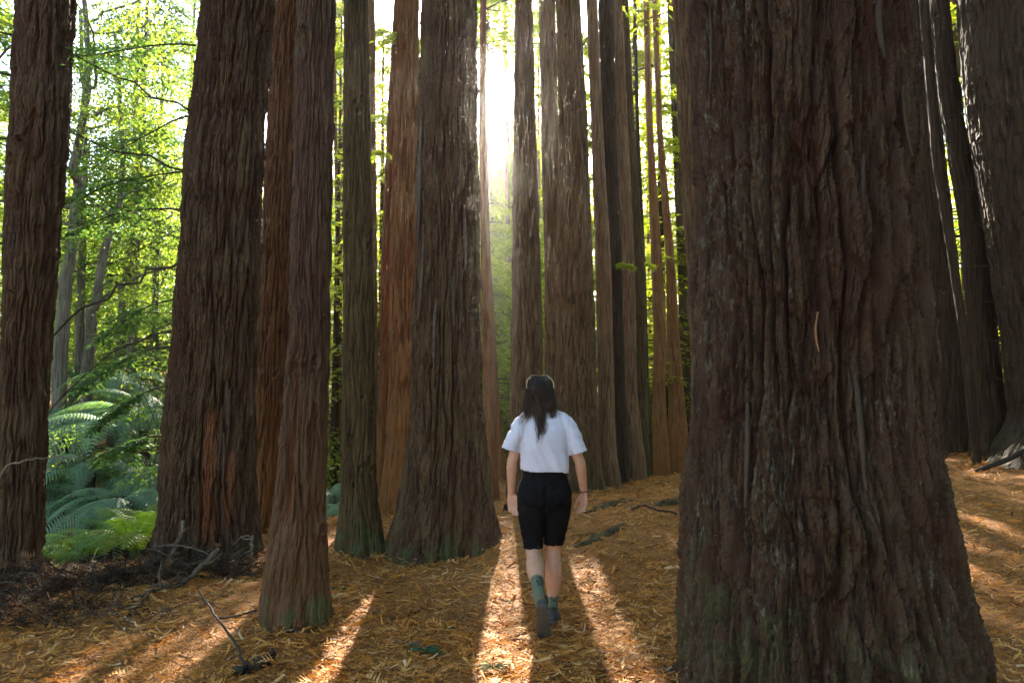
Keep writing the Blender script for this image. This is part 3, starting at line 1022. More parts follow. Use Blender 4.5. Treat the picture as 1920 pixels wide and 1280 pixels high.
M['strip'] = ramp_mat('bark_strip', [(0, (.06, .038, .026)), (.6, (.12, .08, .055)), (1, (.42, .19, .07))], noise=.5)
sg = strip(T['giant'], .10, 1.98, 1.80, .010, .030, 'strip', tone=.9, swing=-.02, tip=.004)
sg['label'] = 'thin bright orange strip of bare wood on the bark'
for ang, z0, z1, w in ((1.30, 3.2, 2.75, .03), (1.42, 2.95, 2.25, .035), (1.25, 2.5, 2.0, .03), (-1.0, 4.6, 3.2, .05), (-1.15, 4.2, 3.3, .05), (-.85, 3.4, 2.4, .05), (.2, 2.9, 2.3, .04),
                       (-.3, 2.6, 1.9, .045), (.5, 3.6, 2.9, .04), (-1.25, 2.9, 2.2, .04)):
    strip(T['t9'], ang, z0, z1, w, .012, 'strip', tone=float(RNG.uniform(.2, .6)), swing=float(RNG.uniform(-.05, .05)), tip=.03)
for k in range(9):
    a = RNG.uniform(-1.35, 1.25); z0 = RNG.uniform(.7, 3.9)
    strip(T['giant'], a, z0, z0 - RNG.uniform(.15, .5), RNG.uniform(.02, .045), .004, 'strip', tone=float(RNG.uniform(.0, .12)), swing=float(RNG.uniform(-.04, .04)),
          tip=float(RNG.uniform(.01, .035)))
for k in range(14):
    a = RNG.uniform(-1.35, 1.3); z0 = RNG.uniform(.9, 4.5)
    strip(T['t2'], a, z0, z0 - RNG.uniform(.2, .6), RNG.uniform(.02, .04), .004, 'strip', tone=float(RNG.uniform(.0, .25)), swing=float(RNG.uniform(-.05, .05)), tip=.02)

# ------------------------------------------------------------------ background conifers with low branches
SUNV = np.array(sun_dir)
SHARED = [conifer_crown('crown_low', 200 + k, 1.2, 15 + 2 * k, 2.2 + .2 * k, 105, .145, 20, 6, 'needle' if k != 2 else 'needle_cool') for k in range(4)]
SMALL = [conifer_crown('crown_small', 300 + k, .4, 5.6, 1.9, 120, .13, 22, 6, 'needle') for k in range(2)]


def bg_conifer(x, y, mesh, r0, H, label, group, lean=0.0, sc=1.0, bark='dark'):
    z = gz(x, y)
    t = thing('conifer_tree', label, 'tree', (x, y, z - .05), RNG.uniform(0, 6.28), group)
    n = 14
    k = np.linspace(0, 1, n)
    pts = np.stack((lean * H * k, 0 * k, H * k), 1)
    mb = MB().tube(pts, r0 * (1 - .93 * k) + .004, 10, .5, .04, RNG)
    me = mb.mesh('trunk')
    ra = me.attributes.new('ridge', 'FLOAT', 'POINT'); ra.data.foreach_set('value', RNG.random(len(me.vertices)).astype(np.float32))
    link('trunk', me, M[bark], t)
    c = link('crown', mesh, None, t)
    c.scale = (sc, sc, H / mesh_top[mesh.name])
    return t


mesh_top = {}
for me in SHARED + SMALL:
    co = np.empty(len(me.vertices) * 3, np.float32)
    me.vertices.foreach_get('co', co)
    mesh_top[me.name] = float(co[2::3].max())


def lane(x, y):
    """Sideways distance from the sun's bearing line through the walker."""
    return x - (.0 + math.tan(SUN_AZ) * (y - 5))


GRP = 'backlit conifers beyond the crest'


def gap_label(x, y):
    px = 960 + F_PX * x / y
    for lim, txt in ((0, 'conifer at the left border beyond the left edge trunk'), (560, 'backlit conifer glowing behind the shaggy trunk and the cleft trunk'), (670, 'backlit conifer in the gap left of the olive knotty trunk'),
                     (760, 'backlit conifer in the slits between the olive trunk and the orange trunk'), (960, 'backlit conifer showing left of the sun behind the central trunks'),
                     (1110, 'backlit conifer glimpsed behind the trunks right of the sun'), (1215, 'backlit conifer glimpsed behind the close row of trunks'),
                     (1262, 'backlit conifer glowing in the bright gap right of the close row'), (1320, 'backlit conifer leaves beside the left side of the giant'),
                     (1760, 'conifer mostly hidden behind the giant'), (9999, 'conifer branches in the bright slit right of the giant')):
        if px < lim:
            return txt


spots = [(-8.2, 24, 1), (-3.6, 25, 2), (-2.4, 20, 1), (4.2, 19, 0), (5.6, 25, 2), (3.0, 28, 1), (8.4, 23, 3), (-6.0, 29, 3), (-5.2, 20.5, 0), (-5.3, 26, 1), (4.9, 22, 1), (6.0, 29, 3),
         (-3.2, 33, 0), (2.9, 36, 2), (7.6, 35, 0), (10.5, 31, 1), (-9.5, 34, 2), (12.5, 24, 0), (-2.3, 43, 2), (7.5, 42, 3), (-7.6, 43, 0), (9.6, 14.2, 1), (12.2, 17.0, 3), (5.2, 37, 1), (1.9, 19.6, 0), (-3.6, 19.0, 0), (-4.8, 18.6, 3), (3.4, 18.6, 3), (5.2, 19.4, 1),
         (7.3, 18.6, 0), (9.4, 20.4, 2), (11.6, 27, 1), (14.6, 25, 0), (16, 20, 2), (14, 33, 3), (-11.2, 13.5, 2), (-14, 17, 1), (-17, 21, 0)]
for x, y, k in spots:
    bg_conifer(x, y, SHARED[k], RNG.uniform(.10, .17), (RNG.uniform(13, 16) if y < 21 else 3.5 + .5 * (y - 19) + RNG.uniform(-.5, 1.0)), gap_label(x, y), GRP, RNG.uniform(-.01, .01), RNG.uniform(.9, 1.15), ['dark', 'grey', 'warm'][k % 3])
LBL2 = 'low young conifer just past the crest in the gap beneath the sun'
for x, y, k, h in ((-.7, 21, 0, 6.6), (.5, 25, 1, 8.6), (-1.0, 29, 0, 10.5), (.2, 34, 1, 13.0), (-.2, 44, 0, 17.0), (-1.5, 24, 1, 8.0), (1.3, 46, 1, 18), (-1.7, 47, 0, 18.5), (.4, 54, 1, 21), (-1.0, 58, 0, 23), (1.6, 60, 1, 24)):
    bg_conifer(x, y, SMALL[k], .06, h, LBL2 if y < 26 else ('middle-distance young conifer under the glare of the sun' if y < 40 else 'tall hazy conifer far off in the glare just below the sun'), 'young conifers beneath the sun', 0, RNG.uniform(.9, 1.2) * (1.7 if y > 40 else 1), 'warm')
HIGH = [conifer_crown('crown_above', 330, 14.8, 19.0, 2.6, 100, .15, 22, 6, 'needle'), conifer_crown('crown_above', 331, 11.2, 20.0, 1.5, 110, .14, 20, 6, 'needle')]
for me in HIGH:
    mesh_top[me.name] = 20.0
bg_conifer(-.9, 24.5, HIGH[0], .09, 20, 'tall conifer whose leaves hang above the sun, left one', None, 0, 1.0, 'warm')
bg_conifer(1.15, 28.5, HIGH[1], .12, 20, 'tall conifer right of the sun, added to shade a ground streak', None, 0, 1.0, 'warm')  # low crown placed here to block a sun streak right of the walker
# far poles between the right-hand trunks
for px, d, w in ((1212, 24, 6), (1221, 27, 7), (1236, 21, 9), (948, 30, 8), (628, 19, 7)):
    R({1212: 'far thin pole trunk in the bright gap left of a slightly thicker pole', 1221: 'far thin pole trunk in the middle of the bright gap',
       1236: 'far slim trunk at the right of the bright gap', 948: 'far thin trunk between the sun and the walker', 628: 'far thin brown trunk left of the olive knotty trunk'}[px],
      d, [(880, px + 8, px + 8 + w), (400, px, px + w), (0, px - 6, px - 6 + w)], 'warm', 20, 60, 'fibre', .003, .4, 22, None, 0, .05)

# far wood on the rising ground: reads as one mass
rng = np.random.default_rng(55)
far_v = []; far_t = []
nf_ = 0
for k in range(150):
    y = rng.uniform(44, 95); x = rng.uniform(-.95, .95) * y
    if abs(lane(x, y)) < 3.2:
        H = .50 * (y - 9.5) - gz(x, y) - 1.0
    else:
        H = min(rng.uniform(12, 20), .45 * (y - 22) + 2)
    z0 = gz(x, y)
    n = 640 if abs(lane(x, y)) > 3.2 else 1300
    h = rng.random(n) ** .9
    rad = (2.6 * (1 - h) ** .7 + .4) * np.sqrt(rng.random(n))
    a = rng.uniform(0, 6.28, n)
    P = np.stack((x + rad * np.cos(a), y + rad * np.sin(a), z0 + .5 + h * H - .25 * rad), 1)
    dv = unit(np.stack((np.cos(a), np.sin(a), rng.uniform(-.6, .2, n)), 1) + rng.normal(0, .5, (n, 3)))
    sd = unit(np.cross(dv, np.array((0, 0, 1.0)) + rng.normal(0, .5, (n, 3))))
    ll = rng.uniform(.3, .75, n)
    far_v.append(leaf_quads(P, dv, sd, ll, ll * .45, .2))
    far_t.append(np.repeat(np.clip(rng.normal(.5, .2) + rng.normal(0, .15, n), 0, 1), 4))
fv = np.vstack(far_v)
fme = build_mesh('far_wood', fv, np.arange(len(fv)).reshape(-1, 4), None, {'tone': np.concatenate(far_t)}, False)
fo = link('far_wood', fme, M['needle'])
fo['kind'] = 'stuff'; fo['label'] = 'far bright wood closing the view behind the trunks'; fo['category'] = 'wood'

# the same wood goes on behind the camera and to both sides, unseen, added to block sky light
rng = np.random.default_rng(56)
V_ = []; A_ = []
k = 0
while k < 105:
    x, y = rng.uniform(-26, 26), rng.uniform(-24, 16)
    if y > -4.5 and abs(x) < max(9.0, .80 * y + 4.5):
        continue
    if x < 1.5 and rng.random() < .72:          # the gully side is left open to let light in
        continue
    k += 1
    H = rng.uniform(13, 20)
    n = 420
    h = rng.random(n) ** .8
    rad = (2.5 * (1 - h) ** .6 + .5) * np.sqrt(rng.random(n)); a = rng.uniform(0, 6.28, n)
    P = np.stack((x + rad * np.cos(a), y + rad * np.sin(a), gz(x, y) + 1.2 + h * H - .25 * rad), 1)
    dv = unit(np.stack((np.cos(a), np.sin(a), rng.uniform(-.6, .2, n)), 1) + rng.normal(0, .5, (n, 3)))
    sd = unit(np.cross(dv, np.array((0, 0, 1.0)) + rng.normal(0, .5, (n, 3))))
    ll = rng.uniform(.4, .9, n)
    V_.append(leaf_quads(P, dv, sd, ll, ll * .45, .2)); A_.append(np.repeat(rng.random(n), 4))
sv = np.vstack(V_)
so_ = link('surrounding_wood', build_mesh('surrounding_wood', sv, np.arange(len(sv)).reshape(-1, 4), None, {'tone': np.concatenate(A_)}, False), M['needle_cool'])
so_['kind'] = 'stuff'; so_['label'] = 'unseen green wood around the near sides, added to block sky light'; so_['category'] = 'wood'

# ------------------------------------------------------------------ left gap: slender broadleaf trees, understorey, boughs
def gp(px, py, d):
    return at(px, py, d)


def from_ground(px, d):
    p = at(px, 900, d)
    return np.array((p[0], d, gz(p[0], d) - .05))


b = from_ground(108, 12.5)
broadleaf_tree('grey mossy broadleaf tree forking high up, just right of the left edge trunk', b, [gp(116, 620, 12.5), gp(140, 420, 12.5), gp(150, 250, 12.6), gp(168, 110, 12.7), gp(150, -60, 12.8)],
               .13, 1, 9, 6500, .07, 1.5)
b = from_ground(150, 14.5)
broadleaf_tree('straight grey broadleaf stem in the fern gully', b, [gp(150, 620, 14.5), gp(154, 450, 14.5), gp(158, 250, 14.5), gp(150, 20, 14.5)], .11, 2, 9, 6500, .07, 1.5)
b = from_ground(165, 13.2)
broadleaf_tree('leaning mossy broadleaf tree curving right above the ferns', b, [gp(168, 640, 13.2), gp(180, 560, 13.2), gp(205, 420, 13.4), gp(232, 330, 13.6), gp(215, 60, 13.8)], .12, 3, 10, 7000, .07, 1.6)
b = from_ground(215, 16.5)
broadleaf_tree('dark broadleaf tree with drooping leaves beside the shaggy trunk', b, [gp(225, 640, 16.5), gp(250, 420, 16.5), gp(255, 200, 16.5), gp(262, -20, 16.5)], .13, 4, 10, 7000, .08, 1.8)
b = from_ground(290, 17)
broadleaf_tree('leafy pale green tree half hidden by the shaggy trunk', b, [gp(292, 600, 17), gp(300, 300, 17), gp(310, 40, 17)], .10, 5, 10, 7500, .08, 1.8)
b = from_ground(-40, 14)
broadleaf_tree('broadleaf tree seen in slivers left of the left edge trunk', b, [gp(-30, 500, 14), gp(-20, 200, 14), gp(0, -60, 14)], .11, 6, 9, 6000, .08, 1.8)
b = from_ground(631, 22)
gum = R('tall smooth whitish gum trunk in the gap left of the olive trunk', 22, [(900, 622, 643), (640, 624, 641), (300, 629, 642), (0, 632, 643)], 'gum', 30, 60, 'fibre', .002, .6, 24, None, 0, .05,
        name='gum_tree')
def under_label(px, d):
    if px < 50:
        return 'leafy understorey tree behind the left edge trunk'
    if px < 170:
        return 'leafy understorey tree behind the grey stems, left half of the left gap'
    if px < 380:
        return 'leafy understorey tree beside the shaggy trunk, right half of the left gap'
    return 'low leafy tree behind the cleft trunk and its neighbours'

UNDER = []
for k, (px, d, h) in enumerate(((60, 21, 5.6), (130, 23, 6.2), (190, 20, 5.0), (255, 24, 6.4), (330, 22, 5.6), (20, 27, 8), (160, 30, 9), (300, 31, 9.5), (430, 26, 6.5), (-60, 20, 6), (600, 24, 6), (520, 21, 5))):
    b = from_ground(px, d)
    if k < 4:
        tp = b + np.array((RNG.uniform(-.6, .6), 0, h))
        UNDER.append((broadleaf_tree(under_label(px, d), b, [b + (tp - b) * .5 + RNG.normal(0, .25, 3) * np.array((1, 1, 0)), tp], .10, 40 + k, 12, 8500, .10, 2.0,
                                     group='understorey trees on the left', limb_from=.12), h))
        continue
    src, h0 = UNDER[k % 4]
    t = thing('broadleaf_tree', under_label(px, d), 'tree', b, RNG.uniform(0, 6.28), 'understorey trees on the left')
    t.scale = (1.05, 1.05, h / h0)
    for ch in list(src.children):
        c = ch.copy(); C.objects.link(c); c.parent = t
# conifer with hanging foliage, upper left
bg_conifer(*from_ground(236, 15.2)[:2], SHARED[2], .12, 15, 'cool green conifer with hanging sprays in the middle of the left gap', None, 0, .75, 'broad')
bg_conifer(*from_ground(330, 19)[:2], SHARED[2], .12, 16, 'cool green conifer close beside the shaggy trunk, behind its boughs', None, 0, 1.0, 'broad')


def bough(tree, label, ang, z, L, seed, droop=.25, up=.1, mat='needle_cool', leaf=.045, side=0.0, n_tw=52, m_lf=9):
    """A leafy bough that belongs to one of the near trunks."""
    p, nr = tree['surf'](ang, z)
    rg = np.random.default_rng(seed)
    tn = np.array((-nr[1], nr[0], 0))
    dv = unit(nr + tn * side)
    sd = np.array((-dv[1], dv[0], 0))
    t = np.linspace(0, 1, 12)
    wob = .04 * L * np.sin(t * 6 + seed)
    pts = p + dv * (L * t)[:, None] + sd * wob[:, None] + np.array((0, 0, 1.0)) * (L * (up * t - droop * t * t))[:, None]
    mb = MB().tube(pts, np.linspace(.011, .003, 12), 5, .25)
    link('branch', mb.mesh('branch'), M['twig'], tree['obj'])
    tt = np.linspace(.25, 1, n_tw)
    P = np.stack([np.interp(tt, t, pts[:, k]) for k in range(3)], 1)
    sg = np.where(np.arange(n_tw) % 2 == 0, 1.0, -1.0)
    td = unit(dv * rg.uniform(.4, .9, (n_tw, 1)) + sd * (sg * rg.uniform(.6, 1, n_tw))[:, None] + np.array((0, 0, 1.0)) * rg.uniform(-.6, 0, (n_tw, 1)))
    tl = L * .30 * (1.2 - .8 * tt) * rg.uniform(.6, 1.2, n_tw) + .08
    s = np.linspace(.1, 1, m_lf)
    Q = P[:, None] + td[:, None] * (tl[:, None] * s)[..., None]
    Q[..., 2] -= .25 * tl[:, None] * s * s
    ts = unit(np.cross(td, (0, 0, 1.0)))
    ls = np.where(np.arange(m_lf) % 2 == 0, 1.0, -1.0)
    ld = unit(td[:, None] * .7 + ts[:, None] * (ls[None, :, None] * .8) + rg.normal(0, .2, (n_tw, m_lf, 3)))
    lw = unit(np.cross(ld, np.array((0, 0, 1.0)) + rg.normal(0, .3, ld.shape)))
    n = n_tw * m_lf
    ll = leaf * rg.uniform(.8, 1.9, n)
    v = leaf_quads(Q.reshape(-1, 3), ld.reshape(-1, 3), lw.reshape(-1, 3), ll, ll * .4, .15)
    me = build_mesh('spray', v, np.arange(4 * n).reshape(-1, 4), None, {'tone': np.repeat(np.clip(rg.normal(.4, .2, n), 0, 1), 4)}, False)
    link('spray', me, M[mat], tree['obj'])['kind'] = 'stuff'


sd_ = 0
for z, L, dr, up, side in ((5.2, 1.8, .1, .15, .1), (4.5, 1.5, .25, .15, .3), (3.9, 1.3, .3, .1, .2), (3.5, 1.4, .3, .1, -.3), 
                           (2.6, 1.0, .4, .1, .2), (2.1, 1.0, .4, .1, 0), (1.7, .8, .4, .0, .3), (1.2, .8, .4, .1, .2)):
    sd_ += 1
    bough(T['t2'], '', -1.6 + .2 * math.sin(sd_ * 2.1), z, L * .8, sd_, dr + .25 * ((sd_ * 7) % 5) / 5, up - .3 * ((sd_ * 3) % 4) / 4, side=-abs(side) - .15, leaf=.055)
for z, L, side in ((4.6, .8, 0), (4.0, .9, .3), (3.4, .7, -.2), (5.0, 1.0, .2), (3.0, .6, .1)):
    sd_ += 1
    bough(T['t1'], '', -1.7, z, L, sd_, .25, .1, side=-abs(side))
for key, lst in (('t13b', ((4.1, .4, .2), (6.5, .5, -.2))), ('t15', ((6, .9, .4), (7.5, .8, -.3), (4.6, .7, .2), (8.4, .9, -.6))), ('t7', ((6.2, .7, .3), (5.2, .6, -.3), (6.9, .8, 0.))),
                 ('t18', ((6, 1.0, -.3), (8, 1.2, .2), (9.5, 1.2, 0.))), ('t16', ((7.5, 1.0, .3), (9, 1.2, 0.))), ('t6', ((6.5, .7, .4), (7.6, .8, -.2)))):
    for z, L, side in lst:
        sd_ += 1
        bough(T[key], '', RNG.uniform(-1.2, 1.2), z, L, sd_, .3, .1, 'needle', .05, side)

# ------------------------------------------------------------------ ferns
FR = [frond_mesh('frond', 400 + k, 1.35 + .12 * k, 30, .33, (.55, .75 + .1 * k), .35 + .12 * k, 3, 'tree_fern', .010) for k in range(4)]
FG = [frond_mesh('frond', 450 + k, .62 + .08 * k, 20, .115, (.9, .75 + .1 * k), .35 + .2 * k, 3, 'fern', .005) for k in range(3)]
trunk_fern = None


def tree_fern(label, px, py, d, n=13, sc=1.0, seed=0, group=None):
    global trunk_fern
    top = at(px, py, d)
    z0 = gz(top[0], d)
    h = max(.25, top[2] - z0)
    rg = np.random.default_rng(seed + 900)
    t = thing('tree_fern', label, 'tree fern', (top[0], d, z0 - .05), rg.uniform(0, 6.28), group)
    k = np.linspace(0, 1, 12)
    pts = np.stack((.03 * np.sin(k * 4), .03 * np.cos(k * 3), k * (h + .05)), 1)
    mb = MB().tube(pts, .10 * (1.2 - .35 * k), 9, .15, .16, rg)
    link('trunk', mb.mesh('trunk'), M['twig'], t)
    for i in range(n):
        o = link('frond', FR[rg.integers(0, 4)], None, t)
        o.location = (0, 0, h)
        el = rg.uniform(-.25, .45)
        o.rotation_euler = (rg.uniform(-.35, .35), -el, i * 2 * math.pi / n + rg.uniform(-.2, .2))
        s_ = sc * rg.uniform(.65, .95)
        o.scale = (s_, s_, s_)
    return t


tree_fern('tree fern with the largest blue-green crown, middle of the fern gully', 215, 800, 10.5, 15, 1.0, 1)
tree_fern('tree fern low in the gully with fronds spreading behind the left edge trunk', 190, 945, 9.2, 15, .95, 2)
tree_fern('tree fern at the top of the fern stack under the trees', 225, 715, 13.0, 14, 1.0, 3)
tree_fern('silvery tree fern left of the biggest crown, next to the left edge trunk', 120, 790, 11.5, 14, .95, 4)
tree_fern('tree fern half hidden by the left side of the shaggy trunk', 285, 880, 10.0, 14, .9, 5)
tree_fern('pale tree fern behind the biggest crown, by the shaggy trunk', 275, 760, 12.0, 13, .95, 6)
tree_fern('tree fern at the foot of the left edge trunk', 95, 900, 9.8, 14, .9, 7)
tree_fern('shaded tree fern upper left behind the broadleaf stems', 140, 700, 15.0, 13, 1.0, 8)
tree_fern('blue-green tree fern in the gap left of the olive trunk', 628, 925, 12.5, 14, .9, 9)
tree_fern('small tree fern behind the elbow of the walker', 945, 905, 15.5, 12, .8, 10)
tree_fern('tree fern between the cleft trunk and the olive trunk, lower one', 618, 960, 11.0, 13, .7, 11)


tree_fern('tree fern on the slope between the two tallest fern crowns', 250, 780, 11.2, 13, .9, 12)
tree_fern('small tree fern tucked under the biggest crown', 165, 870, 9.6, 12, .85, 13)
tree_fern('tree fern behind the sunlit ferns at the gully lip', 235, 930, 9.0, 13, .85, 14)


def ground_fern(label, px, py, d, n=11, sc=1.0, seed=0, tilt=.3):
    p = at(px, py, d)
    z = gz(p[0], d)
    rg = np.random.default_rng(seed + 950)
    t = thing('ground_fern', label, 'fern', (p[0], d, max(z - .02, p[2] - .02)), 0)
    mb = MB().tube(np.array(((0, 0, min(-.05, z - p[2] - .1)), (0, 0, .02), (0, 0, .07))), (.03, .035, .012), 7, .2, .2, rg)
    link('crown_base', mb.mesh('crown_base'), M['twig'], t)
    for i in range(n):
        o = link('frond', FG[rg.integers(0, 3)], None, t)
        o.location = (0, 0, .04)
        o.rotation_euler = (rg.uniform(-.3, .3), -rg.uniform(tilt - .3, tilt + .3), i * 2 * math.pi / n + rg.uniform(-.25, .25))
        s_ = sc * rg.uniform(.8, 1.15)
        o.scale = (s_, s_, s_)


ground_fern('bright yellow-green sunlit fern between the two left trunks', 170, 1062, 7.6, 13, 1.0, 1)
ground_fern('upright blue-green fern against the left foot of the shaggy trunk', 252, 1075, 7.3, 11, 1.0, 2, .7)
ground_fern('pale fern low at the right foot of the left edge trunk', 110, 1068, 7.4, 11, .95, 3, .2)
ground_fern('second sunlit fern just behind the brightest one', 205, 1030, 8.3, 12, .95, 4)
ground_fern('fern in the shade at the gully lip left of the shaggy trunk', 285, 1010, 8.2, 10, .9, 5, .5)

# small yellow-leaved shrubs catching the light
def shrub(label, px, py, d, n, rad, seed, mat='fern', leaf=.05):
    p = at(px, py, d)
    z = gz(p[0], d)
    rg = np.random.default_rng(seed + 1000)
    t = thing('shrub', label, 'shrub', (p[0], d, z - .03), 0)
    h = max(p[2] - z, .3)
    mb = MB()
    tips = []
    for k in range(9):
        a = rg.uniform(0, 6.28)
        e = np.array((rad * .8 * math.cos(a), rad * .8 * math.sin(a), h + rg.uniform(-.3, .4) * rad))
        s_ = curvy((0, 0, 0), e, 8, .06, rg)
        mb.tube(s_, np.linspace(.012, .003, 8), 5, .4)
        tips += list(s_[4:])
    link('stems', mb.mesh('stems'), M['twig'], t)
    tips = np.array(tips)
    idx = rg.integers(0, len(tips), n)
    P = tips[idx] + rg.normal(0, rad * .3, (n, 3))
    dv = unit(rg.normal(0, 1, (n, 3)) * np.array((1, 1, .5)))
    sd = unit(np.cross(dv, np.array((0, 0, 1.0)) + rg.normal(0, .5, (n, 3))))
    ll = leaf * rg.uniform(.6, 1.5, n)
    v = leaf_quads(P, dv, sd, ll, ll * .5, .15)
    me = build_mesh('foliage', v, np.arange(4 * n).reshape(-1, 4), None, {'tone': np.repeat(rg.random(n), 4)}, False)
    link('foliage', me, M[mat], t)


shrub('yellow-leaved shrub in the gap left of the olive trunk', 625, 850, 13.5, 900, .45, 1)
shrub('small yellow shrub right of the left edge trunk above the ferns', 115, 815, 9.3, 350, .22, 2)
shrub('leafy sunlit shrub left of the shaggy trunk at knee height', 275, 870, 9.2, 800, .30, 3)
shrub('green shrub left of the shaggy trunk at head height', 292, 640, 9.8, 1100, .45, 4, 'leaf')

# ------------------------------------------------------------------ litter of dead needle sprays
rng = np.random.default_rng(77)


def sprig_templates():
    out = []
    for k in range(14):
        n = 4
        s = np.linspace(0, 1, n)
        bend = rng.uniform(-.5, .5); lift = rng.uniform(-.05, .28)
        cx = s - .5; cy = bend * (s - .5) ** 2; cz = lift * (2 * s - 1) ** 2 * .5 + .05
        w = (.032 + .062 * rng.random()) * (1 - .6 * s)
        if k >= 6:
            w = w * np.where(np.arange(n) % 2 == 0, .35, 1.25)
        if k >= 11:
            w = np.full(n, .022) * (1 - .5 * s)
        v = np.vstack((np.stack((cx, cy - w, cz), 1), np.stack((cx, cy + w, cz + rng.uniform(-.06, .06)), 1)))
        j = np.arange(n - 1)
        out.append((v, np.stack((j, j + 1, n + j + 1, n + j), 1)))
    return out


TPL = sprig_templates()


def scatter(name, count, dlo, dhi, size, label, power=1.0):
    u_ = rng.random(count)
    d = (dlo ** (1 - power) + u_ * (dhi ** (1 - power) - dlo ** (1 - power))) ** (1 / (1 - power)) if power != 1 else dlo * (dhi / dlo) ** u_
    az = rng.uniform(-.72, .72, count)
    x = d * np.sin(az) / np.cos(az) * .97; y = d
    # some of it lies heaped against the trunks
    nb = count // 9
    bi = rng.integers(0, len(_trunk_bases), nb)
    tb = np.array(_trunk_bases)[bi]
    aa = rng.uniform(0, 2 * np.pi, nb); rr_ = tb[:, 2] * rng.uniform(.86, 1.0, nb) + rng.exponential(.09, nb)
    x[:nb] = tb[:, 0] + rr_ * np.cos(aa); y[:nb] = tb[:, 1] + rr_ * np.sin(aa); d[:nb] = y[:nb]
    z = ground(x, y)
    z[:nb] += .07 * np.exp(-(rr_ - tb[:, 2] * .9) / .08) * rng.random(nb)
    keep = np.ones(count, bool)
    for bx, by, br in _trunk_bases:
        keep &= np.hypot(x - bx, y - by) > br * .82
    clump = perlin(x / .8, y / .8, 21)
    keep &= rng.random(count) < .75 + .5 * clump
    x, y, z, d = x[keep], y[keep], z[keep], d[keep]
    n = len(x)
    e = .05
    gxn = (ground(x + e, y, False) - ground(x - e, y, False)) / (2 * e)
    gyn = (ground(x, y + e, False) - ground(x, y - e, False)) / (2 * e)
    L = size * rng.lognormal(0, .42, n) * (1 + .05 * np.clip(d - 6, 0, 10))
    yaw = rng.uniform(0, 6.28, n)
    pitch = rng.normal(0, .22, n); roll = rng.normal(0, .5, n)
    tone = np.clip(rng.normal(.46, .2, n) + .16 * perlin(x / .5, y / .5, 22) + .20 * perlin(x / 1.6, y / 1.6, 23), 0, 1)
    ty = rng.integers(0, len(TPL), n)
    V = []; Q = []; A = []; off = 0
    for k, (tv, tq) in enumerate(TPL):
        s_ = np.where(ty == k)[0]
        if not len(s_):
            continue
        P = tv[None] * L[s_, None, None]
        c, s1 = np.cos(roll[s_])[:, None], np.sin(roll[s_])[:, None]
        py_, pz_ = P[..., 1] * c - P[..., 2] * s1, P[..., 1] * s1 + P[..., 2] * c
        c, s1 = np.cos(pitch[s_])[:, None], np.sin(pitch[s_])[:, None]
        px_, pz_ = P[..., 0] * c - pz_ * s1, P[..., 0] * s1 + pz_ * c
        c, s1 = np.cos(yaw[s_])[:, None], np.sin(yaw[s_])[:, None]
        qx, qy = px_ * c - py_ * s1, px_ * s1 + py_ * c
        qz = pz_ + qx * gxn[s_][:, None] + qy * gyn[s_][:, None]
        V.append(np.stack((qx + x[s_][:, None], qy + y[s_][:, None], qz + z[s_][:, None] + .006 + rng.uniform(0, .012, len(s_))[:, None]), -1).reshape(-1, 3))
        nv = len(tv)
        Q.append((tq[None] + (np.arange(len(s_)) * nv)[:, None, None]).reshape(-1, 4) + off)
        A.append(np.repeat(tone[s_], nv))
        off += nv * len(s_)
    me = build_mesh(name, np.vstack(V), np.vstack(Q), None, {'tone': np.concatenate(A)}, False)
    o = link(name, me, M['litter'])
    o['kind'] = 'stuff'; o['label'] = label; o['category'] = 'litter'
    return o


scatter('needle_litter', 135000, 2.6, 17, .052, 'orange-brown carpet of dead needle sprays covering the forest floor', 1.35)


def dead_spray_mesh(seed):
    rg = np.random.default_rng(seed)
    mb = MB()
    L = .16
    t = np.linspace(0, 1, 6)
    st = np.stack((L * t, .02 * np.sin(t * 3), .015 + .02 * np.sin(t * 3)), 1)
    mb.tube(st, .0016, 3, .3, cap=False)
    for k in range(11):
        a = .1 + .9 * k / 10
        p = np.array([np.interp(a, t, st[:, i]) for i in range(3)])
        sg = 1 if k % 2 else -1
        ln = .07 * (1.1 - .8 * a) + .012
        dv = unit(np.array((.7, sg, rg.uniform(-.1, .4))))
        sd = unit(np.cross(dv, (0, 0, 1.0)))
        s = np.linspace(0, 1, 4)
        w = .009 * (1 - s * .7) * np.where(np.arange(4) % 2, 1.2, .6)
        c = p + dv * (ln * s)[:, None] + np.array((0, 0, 1.0)) * (rg.uniform(-.2, .25) * ln * s * s)[:, None]
        v = np.vstack((c - sd * w[:, None], c + sd * w[:, None]))
        j = np.arange(3)
        mb.add(v, np.stack((j, j + 1, 4 + j + 1, 4 + j), 1), None, rg.uniform(.45, .7))
    return np.vstack(mb.v), np.vstack(mb.q), np.concatenate(mb.a)


